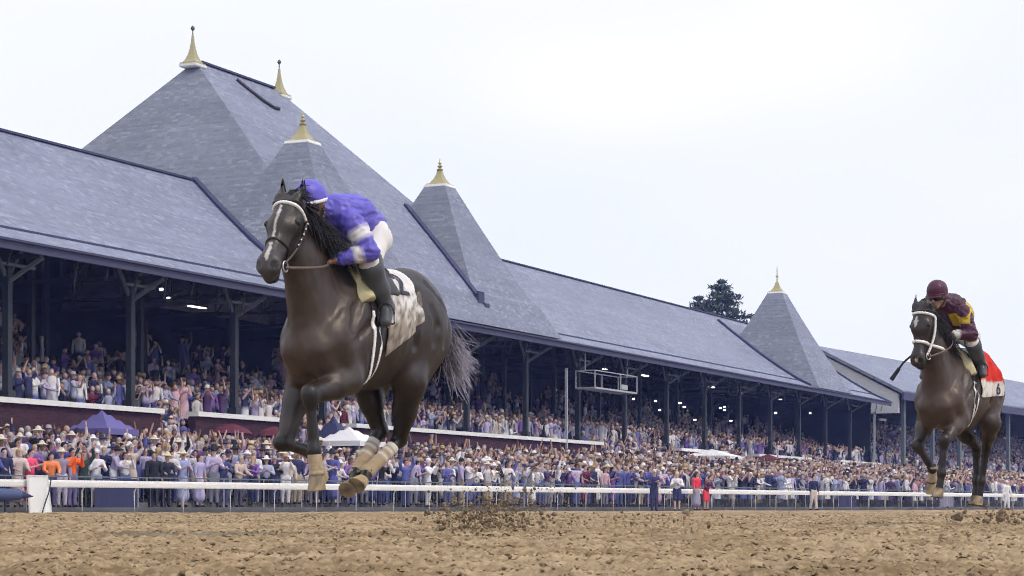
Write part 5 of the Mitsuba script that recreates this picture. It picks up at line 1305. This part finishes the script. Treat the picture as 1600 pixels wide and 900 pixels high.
# the rest of the crowd, past the three hundred: one mass on the apron, one on the tiers, one in the clubhouse
def lowfig(pose, hat):
    ms, part = [], []
    def add(m, p): ms.append(m); part.append(np.full(len(m.vertices), p))
    tz_ = [(0.35, 0.20), (0.80, 0.17), (0.98, 0.15), (1.15, 0.145), (1.33, 0.185), (1.43, 0.12), (1.47, 0.05)]
    a = np.arange(6) * np.pi / 3 + 0.5
    v = np.concatenate([np.stack([0.66 * r * np.cos(a), r * np.sin(a) * 1.12, np.full(6, z)], 1) for z, r in tz_])
    f = [[i * 6 + j, i * 6 + (j + 1) % 6, (i + 1) * 6 + (j + 1) % 6, (i + 1) * 6 + j] for i in range(len(tz_) - 1) for j in range(6)]
    m = quads(v, f); ms.append(m); part.append(np.where(m.vertices[:, 2] < 0.9, 2, np.where(m.vertices[:, 2] > 1.45, 0, 1)))
    h = trimesh.creation.icosphere(1, 0.105); h.vertices *= (0.98, 0.86, 1.16); h.apply_translation((0.03, 0, 1.60)); hp = np.where((h.vertices[:, 2] > 1.645) | (h.vertices[:, 0] < -0.02), 3, 0); ms.append(h); part.append(hp)
    if hat:
        b = lathe([(0.0, 1.80), (0.09, 1.78), (0.10, 1.68), (0.20, 1.665), (0.0, 1.655)], 8); add(b, 3)
    for (e, d), y in zip(ARMS[pose], (1, -1)):
        e, d = A(*e) * (1, y, 1), A(*d) * (1, y, 1)
        m = tube([(0, y * 0.19, 1.38), e], [0.068, 0.055], 4, cap=False); add(m, 1)
        m = tube([e, d, d + (d - e) * 0.35], [0.048, 0.04, 0.03], 4, cap=False); add(m, 0 if pose in ('both up', 'one up', 'phone') else 1)
    return cat(ms), np.concatenate(part)
LOWF = [lowfig(p, h) for p in POSES for h in (False, True)]
def mass(name, pts, label, rg, scale_dark=1.0, facing=TURN0):
    """pts: rows x, y, z. One mesh of all these people."""
    VV, FF, CC, off = [], [], [], 0
    for (x, y, z) in pts:
        pi = rg.choice(6, p=[0.40, 0.24, 0.22, 0.06, 0.05, 0.03])
        m, part = LOWF[2 * pi + int(rg.random() < 0.22)]
        pl = Place(x, y, facing + rg.normal(20, 28)); k = rg.normal(1.06, 0.05)
        tn, ct, _w = pick(rg, TOPS); ln, cl, _w = pick(rg, LOWS)
        cols = np.array([SK[rg.integers(0, 5)], ct * rg.uniform(0.75, 1.1), cl if rg.random() < 0.7 else ct, (HATS if rg.random() < 0.22 else HAIR)[rg.integers(0, 4)][1]])
        VV.append(pl.pt(m.vertices * k) + A(0, 0, z)); FF.append(m.faces + off); CC.append(cols[part]); off += len(m.vertices)
    return obj(name, trimesh.Trimesh(np.concatenate(VV), np.concatenate(FF), process=False), 'people', smooth=True, color=np.clip(np.concatenate(CC), 0.005, 0.9), kind='stuff', label=label)
print('apron rest', len(rest))
mass('crowd', [(x, y, z) for _, r, x, y, z, ix in rest], 'dense crowd on the apron between the rail and the terrace wall', np.random.default_rng(31))
seat = []
rgt = np.random.default_rng(41)
for q in range(14):
    t = 47.25 + 0.85 * q
    for s in np.arange(48, 178, 0.56):
        if rgt.random() > (0.96 if q < 4 else 0.55 if q < 6 else 0.30 if q < 9 else 0.10): continue
        s_ = s + rgt.uniform(-0.16, 0.16); p = ST([s_, t + rgt.uniform(-0.1, 0.1), 0]); ix = px(v3(p, 5))[0]
        if ix < -30: continue
        seat.append((p[0], p[1], tier_z(q) - (0.30 if rgt.random() < 0.3 else 0)))
for (a, b) in zip(spans[:-1], spans[1:]):
    for _ in range(int((b[0] - a[1]) * 9)):
        s_, q = rgt.uniform(a[1] + 0.3, b[0] - 0.3), rgt.integers(0, 9); p = ST([s_, 45.2 + 0.32 * q, 0]); seat.append((p[0], p[1], 1.15 + 0.23 * (q + 1)))
print('seated', len(seat))
mass('grandstand_crowd', seat, 'crowd standing in tiers under the grandstand roof', rgt)
cb = []
for q in range(8):
    for a in np.arange(2, 110, 0.6):
        if rgt.random() < 0.85:
            p = CL(a + rgt.uniform(-0.2, 0.2), 5.6 - 0.9 * q, 0); cb.append((p[0], p[1], 3.2 + 0.5 * q))
mass('clubhouse_crowd', cb, 'crowd standing in tiers below the clubhouse roof', rgt)

# ---- clods in the air and dust at the hooves
fd = spray(1500, pl1.pt(A(-2.9, -0.66, 0.12)), (0.24, 0.8, 0.10), 0.0052, 71)
fd2 = spray(900, pl1.pt(A(-3.3, -0.55, 0.26)), (0.26, 0.8, 0.13), 0.0036, 72)
fd3 = spray(300, pl1.pt(A(-4.4, 0.2, 0.10)), (0.5, 1.0, 0.10), 0.0045, 73)
obj('flying_dirt', cat([fd, fd2, fd3]), 'flying_clod', kind='stuff', label='brown clods of dirt thrown up behind the nearer horse')
fd = spray(320, pl2.pt(A(-1.3, 0.0, 0.02)), (0.30, 0.6, 0.10), 0.008, 74)
obj('kicked_dirt', fd, 'flying_clod', kind='stuff', label='dirt thrown up at the farther horse\'s hind hooves')

# ---- the air: a box of thin blue haze round the place
scene['haze_air'] = {'type': 'homogeneous', 'albedo': {'type': 'rgb', 'value': [0.90, 0.93, 0.98]}, 'sigma_t': {'type': 'rgb', 'value': [0.00013, 0.00017, 0.00044]}}
scene['haze'] = {'type': 'cube', 'to_world': T4().translate([0, 600, 13.5]).scale([950, 720, 15]), 'bsdf': {'type': 'null'}, 'interior': {'type': 'ref', 'id': 'haze_air'}}
tag('haze', 'thin blue haze over the track', kind='stuff')
scene['sensor']['medium'] = {'type': 'ref', 'id': 'haze_air'}
